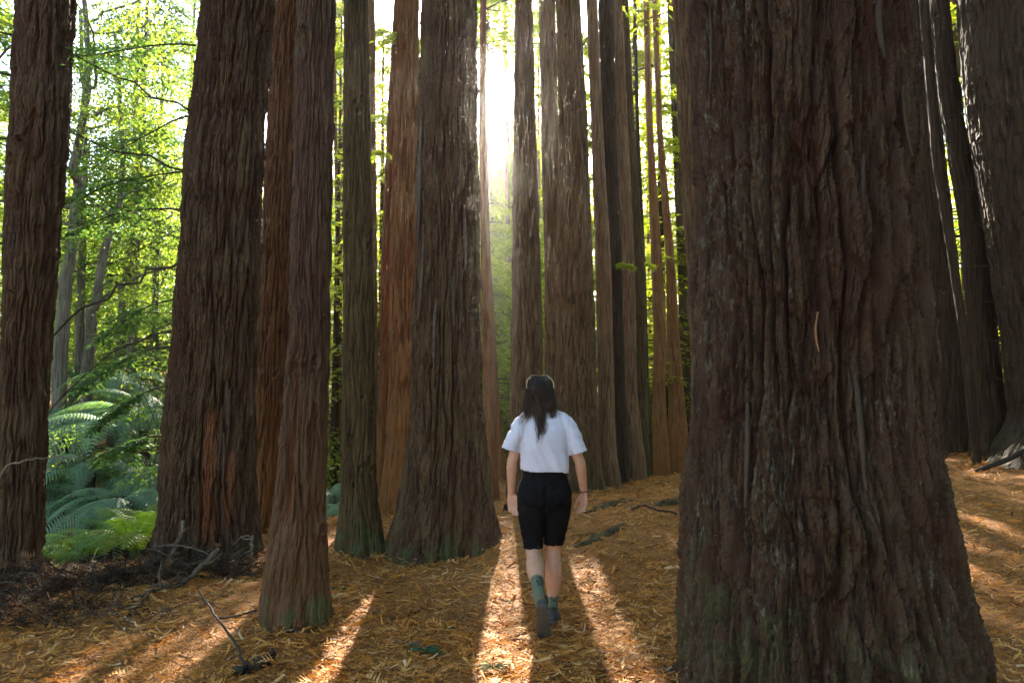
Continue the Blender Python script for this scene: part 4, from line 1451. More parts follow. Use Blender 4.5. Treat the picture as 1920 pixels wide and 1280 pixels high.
def scatter_sprays(count):
    T_ = [dead_spray_mesh(k) for k in range(5)]
    V = []; Q = []; A = []; off = 0
    d = 2.8 * (13 / 2.8) ** rng.random(count)
    x = d * np.tan(rng.uniform(-.62, .62, count))
    z = ground(x, d)
    for i in range(count):
        if any(math.hypot(x[i] - bx, d[i] - by) < br for bx, by, br in _trunk_bases):
            continue
        v, q, a = T_[rng.integers(0, 5)]
        s = rng.uniform(.35, .85); yw = rng.uniform(0, 6.28)
        c, s1 = math.cos(yw) * s, math.sin(yw) * s
        V.append(np.stack((v[:, 0] * c - v[:, 1] * s1 + x[i], v[:, 0] * s1 + v[:, 1] * c + d[i], v[:, 2] * s * rng.uniform(.6, 1.8) + z[i] + .012), 1))
        Q.append(q + off); A.append(np.clip(a + rng.normal(.02, .12), 0, 1)); off += len(v)
    me = build_mesh('dead_sprays', np.vstack(V), np.vstack(Q), None, {'tone': np.concatenate(A)}, False)
    o = link('dead_sprays', me, M['litter'])
    o['kind'] = 'stuff'; o['label'] = 'larger feathery dead redwood sprays lying on the litter'; o['category'] = 'litter'


scatter_sprays(1200)

def scatter_twigs(count):
    mb = MB()
    d = 2.9 * (12 / 2.9) ** rng.random(count)
    x = d * np.tan(rng.uniform(-.62, .62, count))
    for i in range(count):
        L = rng.uniform(.04, .2); a = rng.uniform(0, 6.28)
        p0 = np.array((x[i], d[i], 0)); p1 = p0 + np.array((L * math.cos(a), L * math.sin(a), 0))
        p = curvy(p0, p1, 5, .05, rng)
        p[:, 2] = gz(x[i], d[i]) + .018 + rng.uniform(0, .02) * np.linspace(-.3, 1, 5)
        mb.tube(p, np.linspace(rng.uniform(.0015, .004), .001, 5), 3, np.clip(rng.normal(.35, .25), 0, 1), cap=False)
    o = link('twig_litter', mb.mesh('twig_litter'), M['twig'])
    o['kind'] = 'stuff'; o['label'] = 'thin dead twigs strewn over the needle litter'; o['category'] = 'litter'


scatter_twigs(900)

# ------------------------------------------------------------------ sticks, brush, roots, green sprigs
def gpt(px, py, d, dz=0.0):
    """Point on the ground under a photo pixel at distance d, raised by dz."""
    p = at(px, py, d)
    return np.array((p[0], d, gz(p[0], d) + dz))


def stick(label, pts, r0, r1, tone=.4, name='fallen_branch', cat='branch', twigs=0, seed=0, mat='twig', sides=7, rough=.10):
    rg = np.random.default_rng(seed + 2000)
    P = spline(np.array(pts), 5 * len(pts) + 4)
    base = P[0].copy()
    P = P - base
    P[1:-1] += rg.normal(0, r0 * .35, (len(P) - 2, 3))
    t = thing(name, label, cat, base) if twigs else None
    me = MB().tube(P, np.linspace(r0, r1, len(P)), sides, tone, rough, rg).mesh('stem' if twigs else name)
    if not twigs:
        return tag(link(name, me, M[mat], None, base), label, cat)
    link('stem', me, M[mat], t)
    for k in range(twigs):
        i = rg.integers(2, len(P) - 1)
        dv = unit(rg.normal(0, 1, 3) * np.array((1, .6, .5)) + np.array((0, 0, .45)))
        ln = rg.uniform(.08, .3)
        tp = curvy(P[i], P[i] + dv * ln, 6, .08, rg)
        link('twig', MB().tube(tp, np.linspace(r1 * .6 + .0015, .0012, 6), 4, tone, cap=False).mesh('twig'), M[mat], t)
    return t


stick('pale grey fallen branch propped up in front of the shaggy trunk', [gpt(245, 1145, 5.35, .02), gpt(300, 1118, 5.6, .04), at(345, 1090, 5.8), at(380, 1060, 5.95), at(410, 1030, 6.05)], .014, .026, .5, twigs=7, seed=1)
stick('dark thin bent stick standing up from the litter left of the cleft trunk', [gpt(466, 1250, 4.05, .01), at(440, 1205, 4.25), at(405, 1155, 4.55), at(380, 1120, 4.75), at(372, 1104, 4.85)], .009, .005, .08, twigs=3, seed=2)
stick('short dark rotten log lying near the bottom left of the middle', [gpt(440, 1262, 4.05, .01), gpt(475, 1250, 4.12, .02), gpt(512, 1232, 4.25, .02)], .030, .020, .12, 'small_log', 'log', seed=3, sides=9, rough=.16)
stick('arching bare twig in front of the left edge trunk', [gpt(-30, 985, 5.7), at(0, 897, 5.7), at(40, 866, 5.7), at(90, 858, 5.75), at(150, 857, 5.8)], .010, .004, .75, seed=4)
stick('bent black stick against the bright ferns', [at(178, 1050, 6.2), at(180, 1066, 6.2), at(205, 1085, 6.1), gpt(235, 1102, 6.0, .03)], .008, .009, .05, twigs=2, seed=5)
stick('pale broken stick leaning on the shaggy trunk', [gpt(310, 1050, 6.35, .02), at(325, 1032, 6.4), at(338, 1005, 6.42), at(343, 975, 6.45)], .012, .017, .8, twigs=2, seed=6)
stick('thin grey stick lying across the foot of the shaggy trunk', [at(285, 1024, 6.3), at(330, 1022, 6.3), at(370, 1030, 6.25), at(412, 1048, 6.2)], .007, .009, .6, twigs=3, seed=7)
stick('whitish upright stub right of the shaggy trunk', [gpt(473, 1045, 6.7, -.02), at(471, 1025, 6.7), at(474, 1003, 6.72)], .016, .010, .95, twigs=2, seed=8)
stick('slender pale twig curving from the whitish stub', [at(436, 1022, 6.6), at(450, 1008, 6.6), at(466, 1004, 6.6), at(474, 1015, 6.6)], .006, .004, .8, seed=9)
stick('thin stick lying flat left of the cleft trunk', [gpt(405, 1162, 4.9, .02), gpt(440, 1153, 5.0, .025), gpt(482, 1145, 5.1, .02)], .006, .007, .25, seed=10)
stick('dark crooked stick on the bank left of the giant', [gpt(1185, 972, 7.75, .05), gpt(1205, 968, 7.8, .08), gpt(1235, 974, 7.65, .06), gpt(1270, 982, 7.5, .04)], .012, .010, .03, seed=11)
stick('short straight stick in the sun patch in front of the walker', [gpt(955, 1178, 4.62, .015), gpt(985, 1192, 4.5, .015)], .005, .006, .10, seed=12)
stick('long thin straw-coloured stick near the bottom of the sun patch', [gpt(945, 1240, 4.12, .012), gpt(990, 1215, 4.3, .014)], .004, .004, .8, seed=13)
stick('pale twig by the left foot of the giant', [gpt(1240, 1235, 4.05, .012), gpt(1272, 1262, 3.9, .014)], .005, .006, .9, seed=14)
stick('small twig in the litter left of the sun patch', [gpt(735, 1182, 4.55, .015), gpt(790, 1185, 4.5, .02)], .004, .004, .7, seed=15)

# mossy surface roots crossing the bank between the walker and the giant
def root(label, pts, r, seed, mossy=True):
    rg = np.random.default_rng(seed + 3000)
    P = spline(np.array(pts), 22)
    base = P[0].copy()
    me = MB().tube(P - base, r * (.55 + .45 * np.sin(np.linspace(.25, 2.6, 22))), 9, .05, .12, rg).mesh('exposed_root')
    return tag(link('exposed_root', me, M['moss'] if mossy else M['twig'], None, base), label, 'root')


root('mossy exposed root nearest the right hand of the walker', [gpt(1075, 1030, 6.75, -.03), gpt(1105, 1012, 6.9, .0), gpt(1150, 985, 7.2, .0), gpt(1190, 965, 7.5, -.04)], .05, 1)
root('low mossy exposed root further up the bank', [gpt(1085, 985, 7.9, -.05), gpt(1120, 967, 8.1, .0), gpt(1160, 952, 8.4, .0), gpt(1200, 938, 8.7, -.05)], .05, 2)
root('green mossy hump of root touching the left side of the giant', [gpt(1225, 950, 8.2, -.05), gpt(1255, 943, 8.2, .0), gpt(1300, 940, 8.0, .02), gpt(1350, 950, 7.8, .0)], .075, 3)
root('gnarled dark root snaking from the wide trunk at the right edge', [gpt(1815, 872, 8.6, -.02), gpt(1850, 850, 8.5, .06), gpt(1885, 838, 8.45, .12), gpt(1935, 825, 8.5, .25)], .032, 4, False)
stump_p = gpt(953, 985, 8.55, -.03)
smb = MB().tube(np.array(((0, 0, 0), (.005, 0, .05), (0, .01, .10), (-.01, .01, .13))), (.075, .07, .06, .045), 10, .0, .16, np.random.default_rng(9))
tag(link('small_stump', smb.mesh('small_stump'), M['twig'], None, stump_p), 'small black stump on the path beyond the left hand of the walker', 'stump')


def brush(label, px, py, d, n, rx, ry, hgt, seed, tone=.25, frond=40):
    """A heap of dead twigs with brown hanging sprays."""
    rg = np.random.default_rng(seed + 4000)
    c = gpt(px, py, d)
    t = thing('brush_heap', label, 'brush', c)
    mb = MB()
    for k in range(n):
        a = rg.uniform(0, 6.28); r = math.sqrt(rg.random())
        p0 = np.array((rx * r * math.cos(a), ry * r * math.sin(a), 0))
        p0[2] = gz(c[0] + p0[0], c[1] + p0[1]) - c[2] + rg.uniform(-.02, hgt * (1 - r * r) * .8)
        p1 = p0 + rg.normal(0, 1, 3) * np.array((.22, .16, .12)) + np.array((0, 0, .04))
        mb.tube(curvy(p0, p1, 6, .09, rg), np.linspace(rg.uniform(.002, .006), .0015, 6), 3, np.clip(rg.normal(tone, .2), 0, 1), cap=False)
    link('twigs', mb.mesh('twigs'), M['twig'], t)['kind'] = 'stuff'
    V = []; Q = []; A = []; off = 0
    T_ = [dead_spray_mesh(k + 20) for k in range(4)]
    for k in range(frond):
        v, q, a_ = T_[rg.integers(0, 4)]
        a = rg.uniform(0, 6.28); r = math.sqrt(rg.random())
        px_, py_ = rx * r * math.cos(a), ry * r * math.sin(a)
        pz_ = gz(c[0] + px_, c[1] + py_) - c[2] + rg.uniform(.02, .05 + hgt * (1 - r * r))
        Rm = np.array(Matrix.Rotation(rg.uniform(0, 6.28), 3, 'Z') @ Matrix.Rotation(rg.uniform(-.3, 1.2), 3, 'Y') @ Matrix.Rotation(rg.uniform(-.8, .8), 3, 'X'))
        V.append((v * rg.uniform(.35, .9)) @ Rm.T + np.array((px_, py_, pz_)))
        Q.append(q + off); A.append(np.clip(a_ - .1 + rg.normal(0, .25), 0, 1)); off += len(v)
    me = build_mesh('dead_sprays', np.vstack(V), np.vstack(Q), None, {'tone': np.concatenate(A)}, False)
    link('dead_sprays', me, M['dead_fern'], t)['kind'] = 'stuff'


brush('dark heap of dead twigs at the foot of the left edge trunk', 60, 1120, 5.75, 260, .50, .30, .22, 1, .15, 170)
brush('dark twiggy brush between the left edge trunk and the shaggy trunk', 195, 1105, 5.9, 260, .50, .28, .14, 2, .15, 150)
brush('low spread of dead twigs in the bottom left shade', 110, 1175, 5.0, 200, .75, .30, .07, 3, .2, 150)
brush('brown root mat and dead twigs against the right foot of the shaggy trunk', 420, 1062, 6.35, 220, .32, .18, .26, 4, .4, 70)
brush('tangle of dead twigs at the left foot of the shaggy trunk', 310, 1075, 6.3, 200, .42, .22, .16, 5, .3, 80)
brush('scatter of thin dead twigs at the left border', 10, 1060, 5.3, 160, .35, .25, .35, 6, .3, 60)


def sprig(label, px, py, d, seed, n=7, mat='sprig', sc=1.0):
    rg = np.random.default_rng(seed + 5000)
    c = gpt(px, py, d, .012)
    t = thing('green_sprig', label, 'sprig', c)
    for k in range(n):
        a = rg.uniform(-.9, .9) + (math.pi if k % 2 else 0)
        L = rg.uniform(.07, .13) * sc
        dv = np.array((math.cos(a), math.sin(a), 0))
        s = np.linspace(0, 1, 9)
        cp = dv * (L * s)[:, None] + np.array((0, 0, 1.0)) * (L * (.55 * s - .55 * s * s) + .01)[:, None]
        mb = MB().tube(cp, .0018, 4, .2, cap=False)
        for j in range(1, 9):
            for sg in (-1, 1):
                sd = np.array((-dv[1], dv[0], 0)) * sg
                ld = unit(sd + dv * .7 + np.array((0, 0, rg.uniform(-.3, .2))))
                ll = L * .32 * (1.1 - s[j] * .6)
                w = unit(np.cross(ld, (0, 0, 1.0))) * .0055 * sc
                mb.add(np.array((cp[j], cp[j] + ld * ll * .5 + w, cp[j] + ld * ll, cp[j] + ld * ll * .5 - w)), np.array(((0, 1, 2, 3),)), None, rg.random())
        link('leafy_twig', mb.mesh('leafy_twig', False), M[mat], t)


sprig('fresh dark green sprig lying on the litter left of the sun patch', 795, 1205, 4.4, 1, 9, sc=1.15)
sprig('paler green tuft at the bottom of the sun patch', 925, 1260, 4.0, 2, 10, 'grass', .85)
sprig('small olive sprig in the litter right of the cleft trunk', 640, 1090, 5.9, 3, 6, 'grass', .8)
sprig('faint green sprig just above the dark green one, left of the sun patch', 845, 1148, 4.8, 4, 5, 'grass', .7)

# ------------------------------------------------------------------ the walker
def loft(mb, st, n=24, sides=24, a=.5):
    """st rows: x, y, z, rx, ry."""
    s = spline(np.array(st, float), n)
    return mb.tube(s[:, :3], np.clip(s[:, 3], .001, 1), sides, a, ry=np.clip(s[:, 4], .001, 1))


def remesh(mb, voxel, smooth_it=4, fac=.5, decim=None):
    me = mb.mesh('tmp')
    o = bpy.data.objects.new('tmp', me)
    C.objects.link(o)
    r = o.modifiers.new('r', 'REMESH'); r.mode = 'VOXEL'; r.voxel_size = voxel; r.use_smooth_shade = True
    s = o.modifiers.new('s', 'SMOOTH'); s.iterations = smooth_it; s.factor = fac
    if decim:
        dm = o.modifiers.new('d', 'DECIMATE'); dm.ratio = decim
    dg = bpy.context.evaluated_depsgraph_get()
    dg.update()
    new = bpy.data.meshes.new_from_object(o.evaluated_get(dg))
    bpy.data.objects.remove(o)
    bpy.data.meshes.remove(me)
    return new


def ellipsoid(mb, c, r, n=12, sides=18, rot=None):
    ph = np.linspace(.03, np.pi - .03, n)
    th = np.linspace(0, 2 * np.pi, sides, endpoint=False)
    v = np.stack((np.sin(ph)[:, None] * np.cos(th), np.sin(ph)[:, None] * np.sin(th), np.repeat(-np.cos(ph)[:, None], sides, 1)), -1).reshape(-1, 3)
    v = v * np.asarray(r)
    if rot is not None:
        v = v @ np.array(rot).T
    v = v + np.asarray(c)
    i = np.arange(n - 1)[:, None] * sides; j = np.arange(sides)[None]
    q = np.stack((i + j, i + (j + 1) % sides, i + sides + (j + 1) % sides, i + sides + j), -1).reshape(-1, 4)
    k = len(v)
    v = np.vstack((v, v[:sides].mean(0), v[-sides:].mean(0)))
    jj = np.arange(sides); jk = (jj + 1) % sides
    t = np.vstack((np.stack((np.full(sides, k), jk, jj), 1), np.stack((np.full(sides, k + 1), (n - 1) * sides + jj, (n - 1) * sides + jk), 1)))
    return mb.add(v, q, t)


PX, PY = .227, 4.85
PZ = gz(PX + .05, PY + .06) + .012
M['skin'] = plain_mat('skin', (.50, .255, .16), .5, .35, .07, 25, 0, sss=.12)
M['shirt'] = plain_mat('white_cotton', (.56, .54, .62), .9, .15, .03, 500, .0006)
M['shorts'] = plain_mat('black_stretch', (.0050, .0052, .0065), .9, .10, .5, 260, .001)
M['sock'] = plain_mat('green_sock', (.115, .125, .085), .95, .1, .15, 300, .0012, (1, 1, .3))
M['ink'] = plain_mat('sock_print', (.012, .014, .012), .9, .1, .1)
M['shoe'] = plain_mat('shoe_upper', (.050, .050, .047), .7, .25, .25, 120, .001)
M['sole'] = plain_mat('shoe_sole', (.085, .068, .055), .85, .2, .3, 90, .002)
M['hair'] = ramp_mat('dark_hair', [(0, (.005, .0035, .003)), (.6, (.020, .011, .007)), (1, (.11, .050, .022))], rough=.45, spec=.22)
M['glass'] = plain_mat('sunglass_lens', (.02, .018, .016), .12, .6)
M['frame'] = plain_mat('sunglass_frame', (.42, .30, .16), .3, .5, .3, 60)
M['band'] = plain_mat('bracelet_cord', (.03, .015, .012), .8, .2)

person = thing('person', 'person walking away in white cropped tee, black cycling shorts and green socks', 'person', (PX, PY, PZ))
HD = np.array((-.028, .035, 1.585))          # head centre; the head is bowed a little
body = MB()
# trunk and neck
loft(body, [(0, .00, .80, .12, .085), (0, -.01, .88, .168, .108), (0, -.01, .96, .160, .105), (0, 0, 1.06, .132, .090), (0, .005, 1.18, .142, .098), (0, .0, 1.30, .158, .105),
            (0, -.005, 1.385, .150, .085), (0, -.005, 1.43, .095, .062), (-.005, .005, 1.475, .056, .055), (-.018, .02, 1.53, .050, .053), (-.025, .03, 1.57, .045, .05)], 34)
# head: skull, jaw, nose, ears, brows, lips
ellipsoid(body, HD + (0, -.01, .03), (.074, .092, .088))
ellipsoid(body, HD + (0, .030, -.045), (.056, .062, .068))
ellipsoid(body, HD + (0, .070, -.090), (.026, .022, .020))
loft(body, [(HD[0], HD[1] + .080, HD[2] + .020, .008, .008), (HD[0], HD[1] + .098, HD[2] - .010, .011, .010), (HD[0], HD[1] + .106, HD[2] - .028, .014, .010), (HD[0], HD[1] + .085, HD[2] - .036, .010, .008)], 8, 10)
ellipsoid(body, HD + (0, .087, -.062), (.024, .012, .006)); ellipsoid(body, HD + (0, .085, -.072), (.021, .012, .007))
for sg in (-1, 1):
    ellipsoid(body, HD + (sg * .076, -.005, -.015), (.010, .018, .032))
    ellipsoid(body, HD + (sg * .032, .080, .028), (.020, .010, .006))
# legs
LHIP, LKNEE, LANK = np.array((-.092, 0, .86)), np.array((-.078, .015, .50)), np.array((-.056, -.345, .300))
RHIP, RKNEE, RANK = np.array((.092, .01, .86)), np.array((.066, .100, .485)), np.array((.056, .050, .085))


def leg(h, k, a, bulge):
    d1 = k - h; d2 = a - k
    st = []
    for t_, rx, ry in ((0, .092, .098), (.25, .090, .095), (.55, .076, .080), (.85, .060, .062)):
        p = h + d1 * t_
        st.append((*p, rx, ry))
    for t_, rx, ry, b in ((0, .056, .058, 0), (.16, .055, .057, .010), (.34, .061, .062, .022), (.52, .056, .056, .016), (.72, .042, .043, .006), (.9, .034, .036, 0), (1, .033, .036, 0)):
        p = k + d2 * t_ + bulge * b
        st.append((*p, rx, ry))
    loft(body, st, 34, 20)


leg(LHIP, LKNEE, LANK, np.array((0, -.4, -.9)))
leg(RHIP, RKNEE, RANK, np.array((0, -1.0, 0)))
# feet (inside the shoes)
L_dir = np.array((.08, .48, -.874)); L_dir /= np.linalg.norm(L_dir)      # heel to toe, heel lifted
R_dir = np.array((.10, .99, -.06)); R_dir /= np.linalg.norm(R_dir)
L_heel = np.array((-.040, -.400, .262)); R_heel = np.array((.052, -.005, .035))
for hp, dv in ((L_heel, L_dir), (R_heel, R_dir)):
    loft(body, [(*(hp + dv * .01), .026, .026), (*(hp + dv * .09), .034, .030), (*(hp + dv * .17), .038, .024), (*(hp + dv * .225), .032, .016)], 10, 12)
loft(body, [(*LANK, .034, .036), (*(L_heel + L_dir * .05), .030, .035)], 6, 12)
loft(body, [(*RANK, .034, .036), (*(R_heel + R_dir * .05), .030, .035)], 6, 12)
# arms
ARM = {}
for sg, sh, el, wr in ((-1, (-.150, -.004, 1.362), (-.226, -.045, 1.105), (-.232, .000, .885)), (1, (.150, -.004, 1.362), (.246, -.045, 1.105), (.278, .015, .892))):
    sh, el, wr = map(np.array, (sh, el, wr))
    ARM[sg] = (sh, el, wr)
    st = []
    for t_, r in ((0, .046), (.2, .047), (.5, .044), (.85, .038)):
        st.append((*(sh + (el - sh) * t_), r, r * 1.08))
    for t_, rx, ry in ((0, .037, .038), (.18, .039, .040), (.45, .034, .035), (.75, .029, .026), (1, .025, .020)):
        st.append((*(el + (wr - el) * t_), rx, ry))
    loft(body, st, 28, 18)
    # joins the shoulder to the chest
    loft(body, [(sg * .08, -.005, 1.38, .042, .050), (sg * .12, -.004, 1.372, .043, .048), (*sh, .044, .046)], 8, 16)


def hand(wr, fw, across, palm_n, curl, thumb_sg):
    """wr wrist; fw wrist to knuckles; across towards the little finger; palm_n out of the palm."""
    fw, across, palm_n = map(unit, (np.array(fw), np.array(across), np.array(palm_n)))
    # palm: four metacarpal tubes merged by the remesh
    for k, off in enumerate((-.027, -.009, .009, .026)):
        kn = wr + fw * (.088 - .004 * abs(k - 1.2)) + across * off
        loft(body, [(*(wr + across * off * .55 + fw * .0), .013, .013), (*(wr + fw * .045 + across * off * .85), .0135, .0125), (*kn, .0115, .0115)], 8, 10)
        L = (.070, .078, .073, .056)[k]
        c = curl[k]
        p = [kn]
        ang = 0.15
        for seg, fr_ in enumerate((.45, .32, .23)):
            ang += c * (.55, .75, .6)[seg]
            p.append(p[-1] + (fw * math.cos(ang) + palm_n * math.sin(ang)) * L * fr_ + across * off * .10)
        loft(body, [(*p[0], .0098, .0098), (*p[1], .0092, .0092), (*p[2], .0084, .0084), (*p[3], .0070, .0070)], 14, 10)
    # thumb from the side of the palm near its base
    t0 = wr + fw * .022 - across * .022 + palm_n * .006
    t1 = t0 + fw * .038 - across * .026 + palm_n * .014
    t2 = t1 + fw * .032 - across * .010 + palm_n * .010
    t3 = t2 + fw * .026 - across * .001 + palm_n * .008
    loft(body, [(*t0, .014, .014), (*t1, .0115, .0115), (*t2, .0100, .0100), (*t3, .0078, .0078)], 14, 10)


# left hand: palm turned back towards the viewer, thumb towards the thigh; right hand: side-on, fingers hanging
lw = ARM[-1][2]; rw = ARM[1][2]
hand(lw, (.10, .02, -.99), (-.95, .10, -.10), (.25, -.95, .0), (.35, .42, .5, .6), -1)
hand(rw, (-.02, -.02, -1), (.55, -.80, .0), (-.85, -.50, .0), (.45, .5, .55, .6), 1)
bme = remesh(body, .0055, 4, .5, .35)
bme.materials.append(M['skin'])
link('body', bme, None, person)
eye = MB()
for sg in (-1, 1):
    ellipsoid(eye, HD + (sg * .032, .074, .010), (.012, .010, .010), 8, 10)
M['eye'] = plain_mat('eye_white', (.7, .68, .65), .3, .5)
for sg in (-1, 1):
    e = MB(); ellipsoid(e, HD + (sg * .032, .0795, .008), (.0115, .0095, .0095), 8, 10)
    link('eye', e.mesh('eye'), M['eye'], person)

# --- tee: boxy torso with drop sleeves, open at hem, cuffs and neck
tee = MB()
loft(tee, [(0, -.008, 1.02, .195, .122), (0, -.008, 1.08, .198, .128), (0, -.004, 1.20, .200, .132), (0, -.002, 1.32, .196, .122), (0, -.004, 1.385, .176, .100), (-.002, -.004, 1.425, .135, .080),
           (-.006, .000, 1.455, .092, .068), (-.010, .006, 1.478, .066, .062)], 34, 40)
for sg, b, c in ((-1, (-.195, -.030, 1.288), (-.240, -.044, 1.175)), (1, (.196, -.030, 1.284), (.246, -.046, 1.160))):
    loft(tee, [(sg * .09, -.004, 1.395, .058, .066), (sg * .130, -.006, 1.392, .056, .070), (sg * .160, -.016, 1.350, .060, .076), (*b, .060, .076), (*c, .063, .076)], 22, 28)
tme = remesh(tee, .007, 5, .5)


def cut_and_fold(me, cut, fold, thick, name, mat):
    import bmesh
    bm = bmesh.new(); bm.from_mesh(me)
    bm.normal_update()
    for v in bm.verts:
        v.co += v.normal * fold(v.co)
    dead = [f for f in bm.faces if cut(f.calc_center_median(), f.normal)]
    bmesh.ops.delete(bm, geom=dead, context='FACES')
    loose = [v for v in bm.verts if not v.link_faces]
    bmesh.ops.delete(bm, geom=loose, context='VERTS')
    for f in bm.faces:
        f.smooth = True
    bm.to_mesh(me); bm.free()
    me.name = name
    me.materials.clear(); me.materials.append(mat)
    o = link(name, me, None, person)
    s = o.modifiers.new('thickness', 'SOLIDIFY'); s.thickness = thick; s.offset = 1
    return o


def tee_fold(co):
    x, y, z = co
    low = float(sstep(1.40, 1.08, z)) if z < 1.40 else 0.0
    f = .017 * low * float(perlin(x * 10 + 3, z * 1.6 + y * 3, 3)) + .008 * float(perlin(x * 20 + z * 9, z * 6 - y * 8, 4)) + .004 * float(perlin(x * 7 - z * 11, z * 14 + y * 9, 6))
    if abs(x) > .20:
        f += .006 * float(perlin(z * 26 + x * 14, y * 10, 5))
    # slight seam where the sleeves join
    f -= .0045 * math.exp(-((abs(x) - .172 - .012 * (z - 1.2)) / .006) ** 2) * (1 if z > 1.2 else 0)
    return f


def tee_cut(c, nrm):
    hem = 1.048 - .012 * (c.x / .2) + .006 * math.sin(c.x * 22)
    if c.z < hem and abs(c.x) < .215:
        return True
    for sg, cx, cz in ((-1, -.238, 1.192), (1, .246, 1.178)):
        # cuff plane, square to the sleeve
        if (c.x - cx) * sg * .32 - (c.z - cz) * .95 > 0 and c.x * sg > .165:
            return True
    if c.z > 1.466:
        return True
    return False


tee_o = cut_and_fold(tme, tee_cut, tee_fold, .0035, 'tee_shirt', M['shirt'])

# --- cycling shorts
sh_ = MB()
loft(sh_, [(0, 0, 1.085, .138, .096), (0, -.004, 1.03, .148, .104), (0, -.012, .95, .176, .122), (0, -.018, .88, .187, .128), (0, -.008, .82, .172, .112), (0, 0, .775, .10, .08)], 24, 40)
for sg in (-1, 1):
    ellipsoid(sh_, (sg * .078, -.060, .885), (.088, .085, .095))
for h, k in ((LHIP, LKNEE), (RHIP, RKNEE)):
    st = [(*(h + (k - h) * t_), r1, r2) for t_, r1, r2 in ((0, .100, .108), (.25, .099, .106), (.55, .086, .090), (.85, .070, .072), (.97, .066, .068), (1.06, .064, .066))]
    loft(sh_, st, 24, 28)
sme = remesh(sh_, .007, 5, .5)


def sh_fold(co):
    x, y, z = co
    return .0035 * float(perlin(x * 14 + 5, z * 22, 8)) + .0020 * float(perlin(x * 40, z * 45 + y * 20, 9)) - .014 * math.exp(-(x / .012) ** 2) * (1 if (y < -.02 and .78 < z < .95) else 0)


def sh_cut(c, nrm):
    if c.z > 1.072:
        return True
    if c.x < 0 and c.z < .515:
        return True
    return c.x >= 0 and c.z < .525


cut_and_fold(sme, sh_cut, sh_fold, .002, 'cycling_shorts', M['shorts'])

# --- socks with block lettering, shoes
STROKES = {'F': [((0, 0), (0, 1)), ((0, 1), (.7, 1)), ((0, .52), (.55, .52))],
           'O': [((0, 0), (0, 1)), ((0, 1), (.7, 1)), ((.7, 1), (.7, 0)), ((.7, 0), (0, 0))],
           'X': [((0, 0), (.7, 1)), ((0, 1), (.7, 0))]}


def sock(k, a, foot_heel, fdir, t_top, ang0):
    ax = a - k
    L = np.linalg.norm(ax); axd = ax / L
    st = []
    for t_, rx, ry in ((t_top, .0425, .044), (t_top + .03, .0425, .044), (.80, .041, .043), (.92, .039, .042), (1.0, .040, .044)):
        st.append((*(k + ax * t_), rx, ry))
    mid = foot_heel + fdir * .06
    st.append((*(a * .35 + mid * .65), .038, .044))
    s = spline(np.array(st), 20)
    mb = MB().tube(s[:, :3], s[:, 3], 20, .5, ry=s[:, 4], cap=False)
    o = link('sock', mb.mesh('sock'), M['sock'], person)
    rim = MB().tube(s[0, :3] + np.array(((0, 0, 0.0), -axd * .006)), (.0440, .0440), 20, .5, ry=(.0455, .0455), cap=False)
    link('sock_cuff', rim.mesh('sock_cuff'), M['sock'], o)
    # lettering runs down the leg, turned a quarter
    ref = np.array((1.0, 0, 0))
    e2 = unit(np.cross(axd, ref)); e1 = np.cross(e2, axd)

    def pos(along, around):
        c = k + axd * along
        i = np.argmin(np.linalg.norm(s[:, :3] - c, axis=1))
        rx, ry = s[i, 3] + .0012, s[i, 4] + .0012
        th = ang0 + around / .042
        return c + e1 * rx * math.cos(th) + e2 * ry * math.sin(th)
    x0 = t_top * L + .016
    for n_, ch in enumerate('FOX'):
        mb = MB()
        for (ax_, ay_), (bx_, by_) in STROKES[ch]:
            A_ = np.array((ax_, ay_)); B_ = np.array((bx_, by_))
            dv = unit(B_ - A_); nv = np.array((-dv[1], dv[0])) * .085
            A_ = A_ - dv * .085; B_ = B_ + dv * .085
            rows = []
            for t_ in np.linspace(0, 1, 5):
                c = A_ * (1 - t_) + B_ * t_
                for pp in (c - nv, c + nv):
                    rows.append(pos(x0 + pp[0] * .026 + n_ * .0275, (.5 - pp[1]) * .038))
            j = np.arange(4) * 2
            mb.add(np.array(rows), np.stack((j, j + 1, j + 3, j + 2), 1))
        link('letter', mb.mesh('letter', False), M['ink'], o)


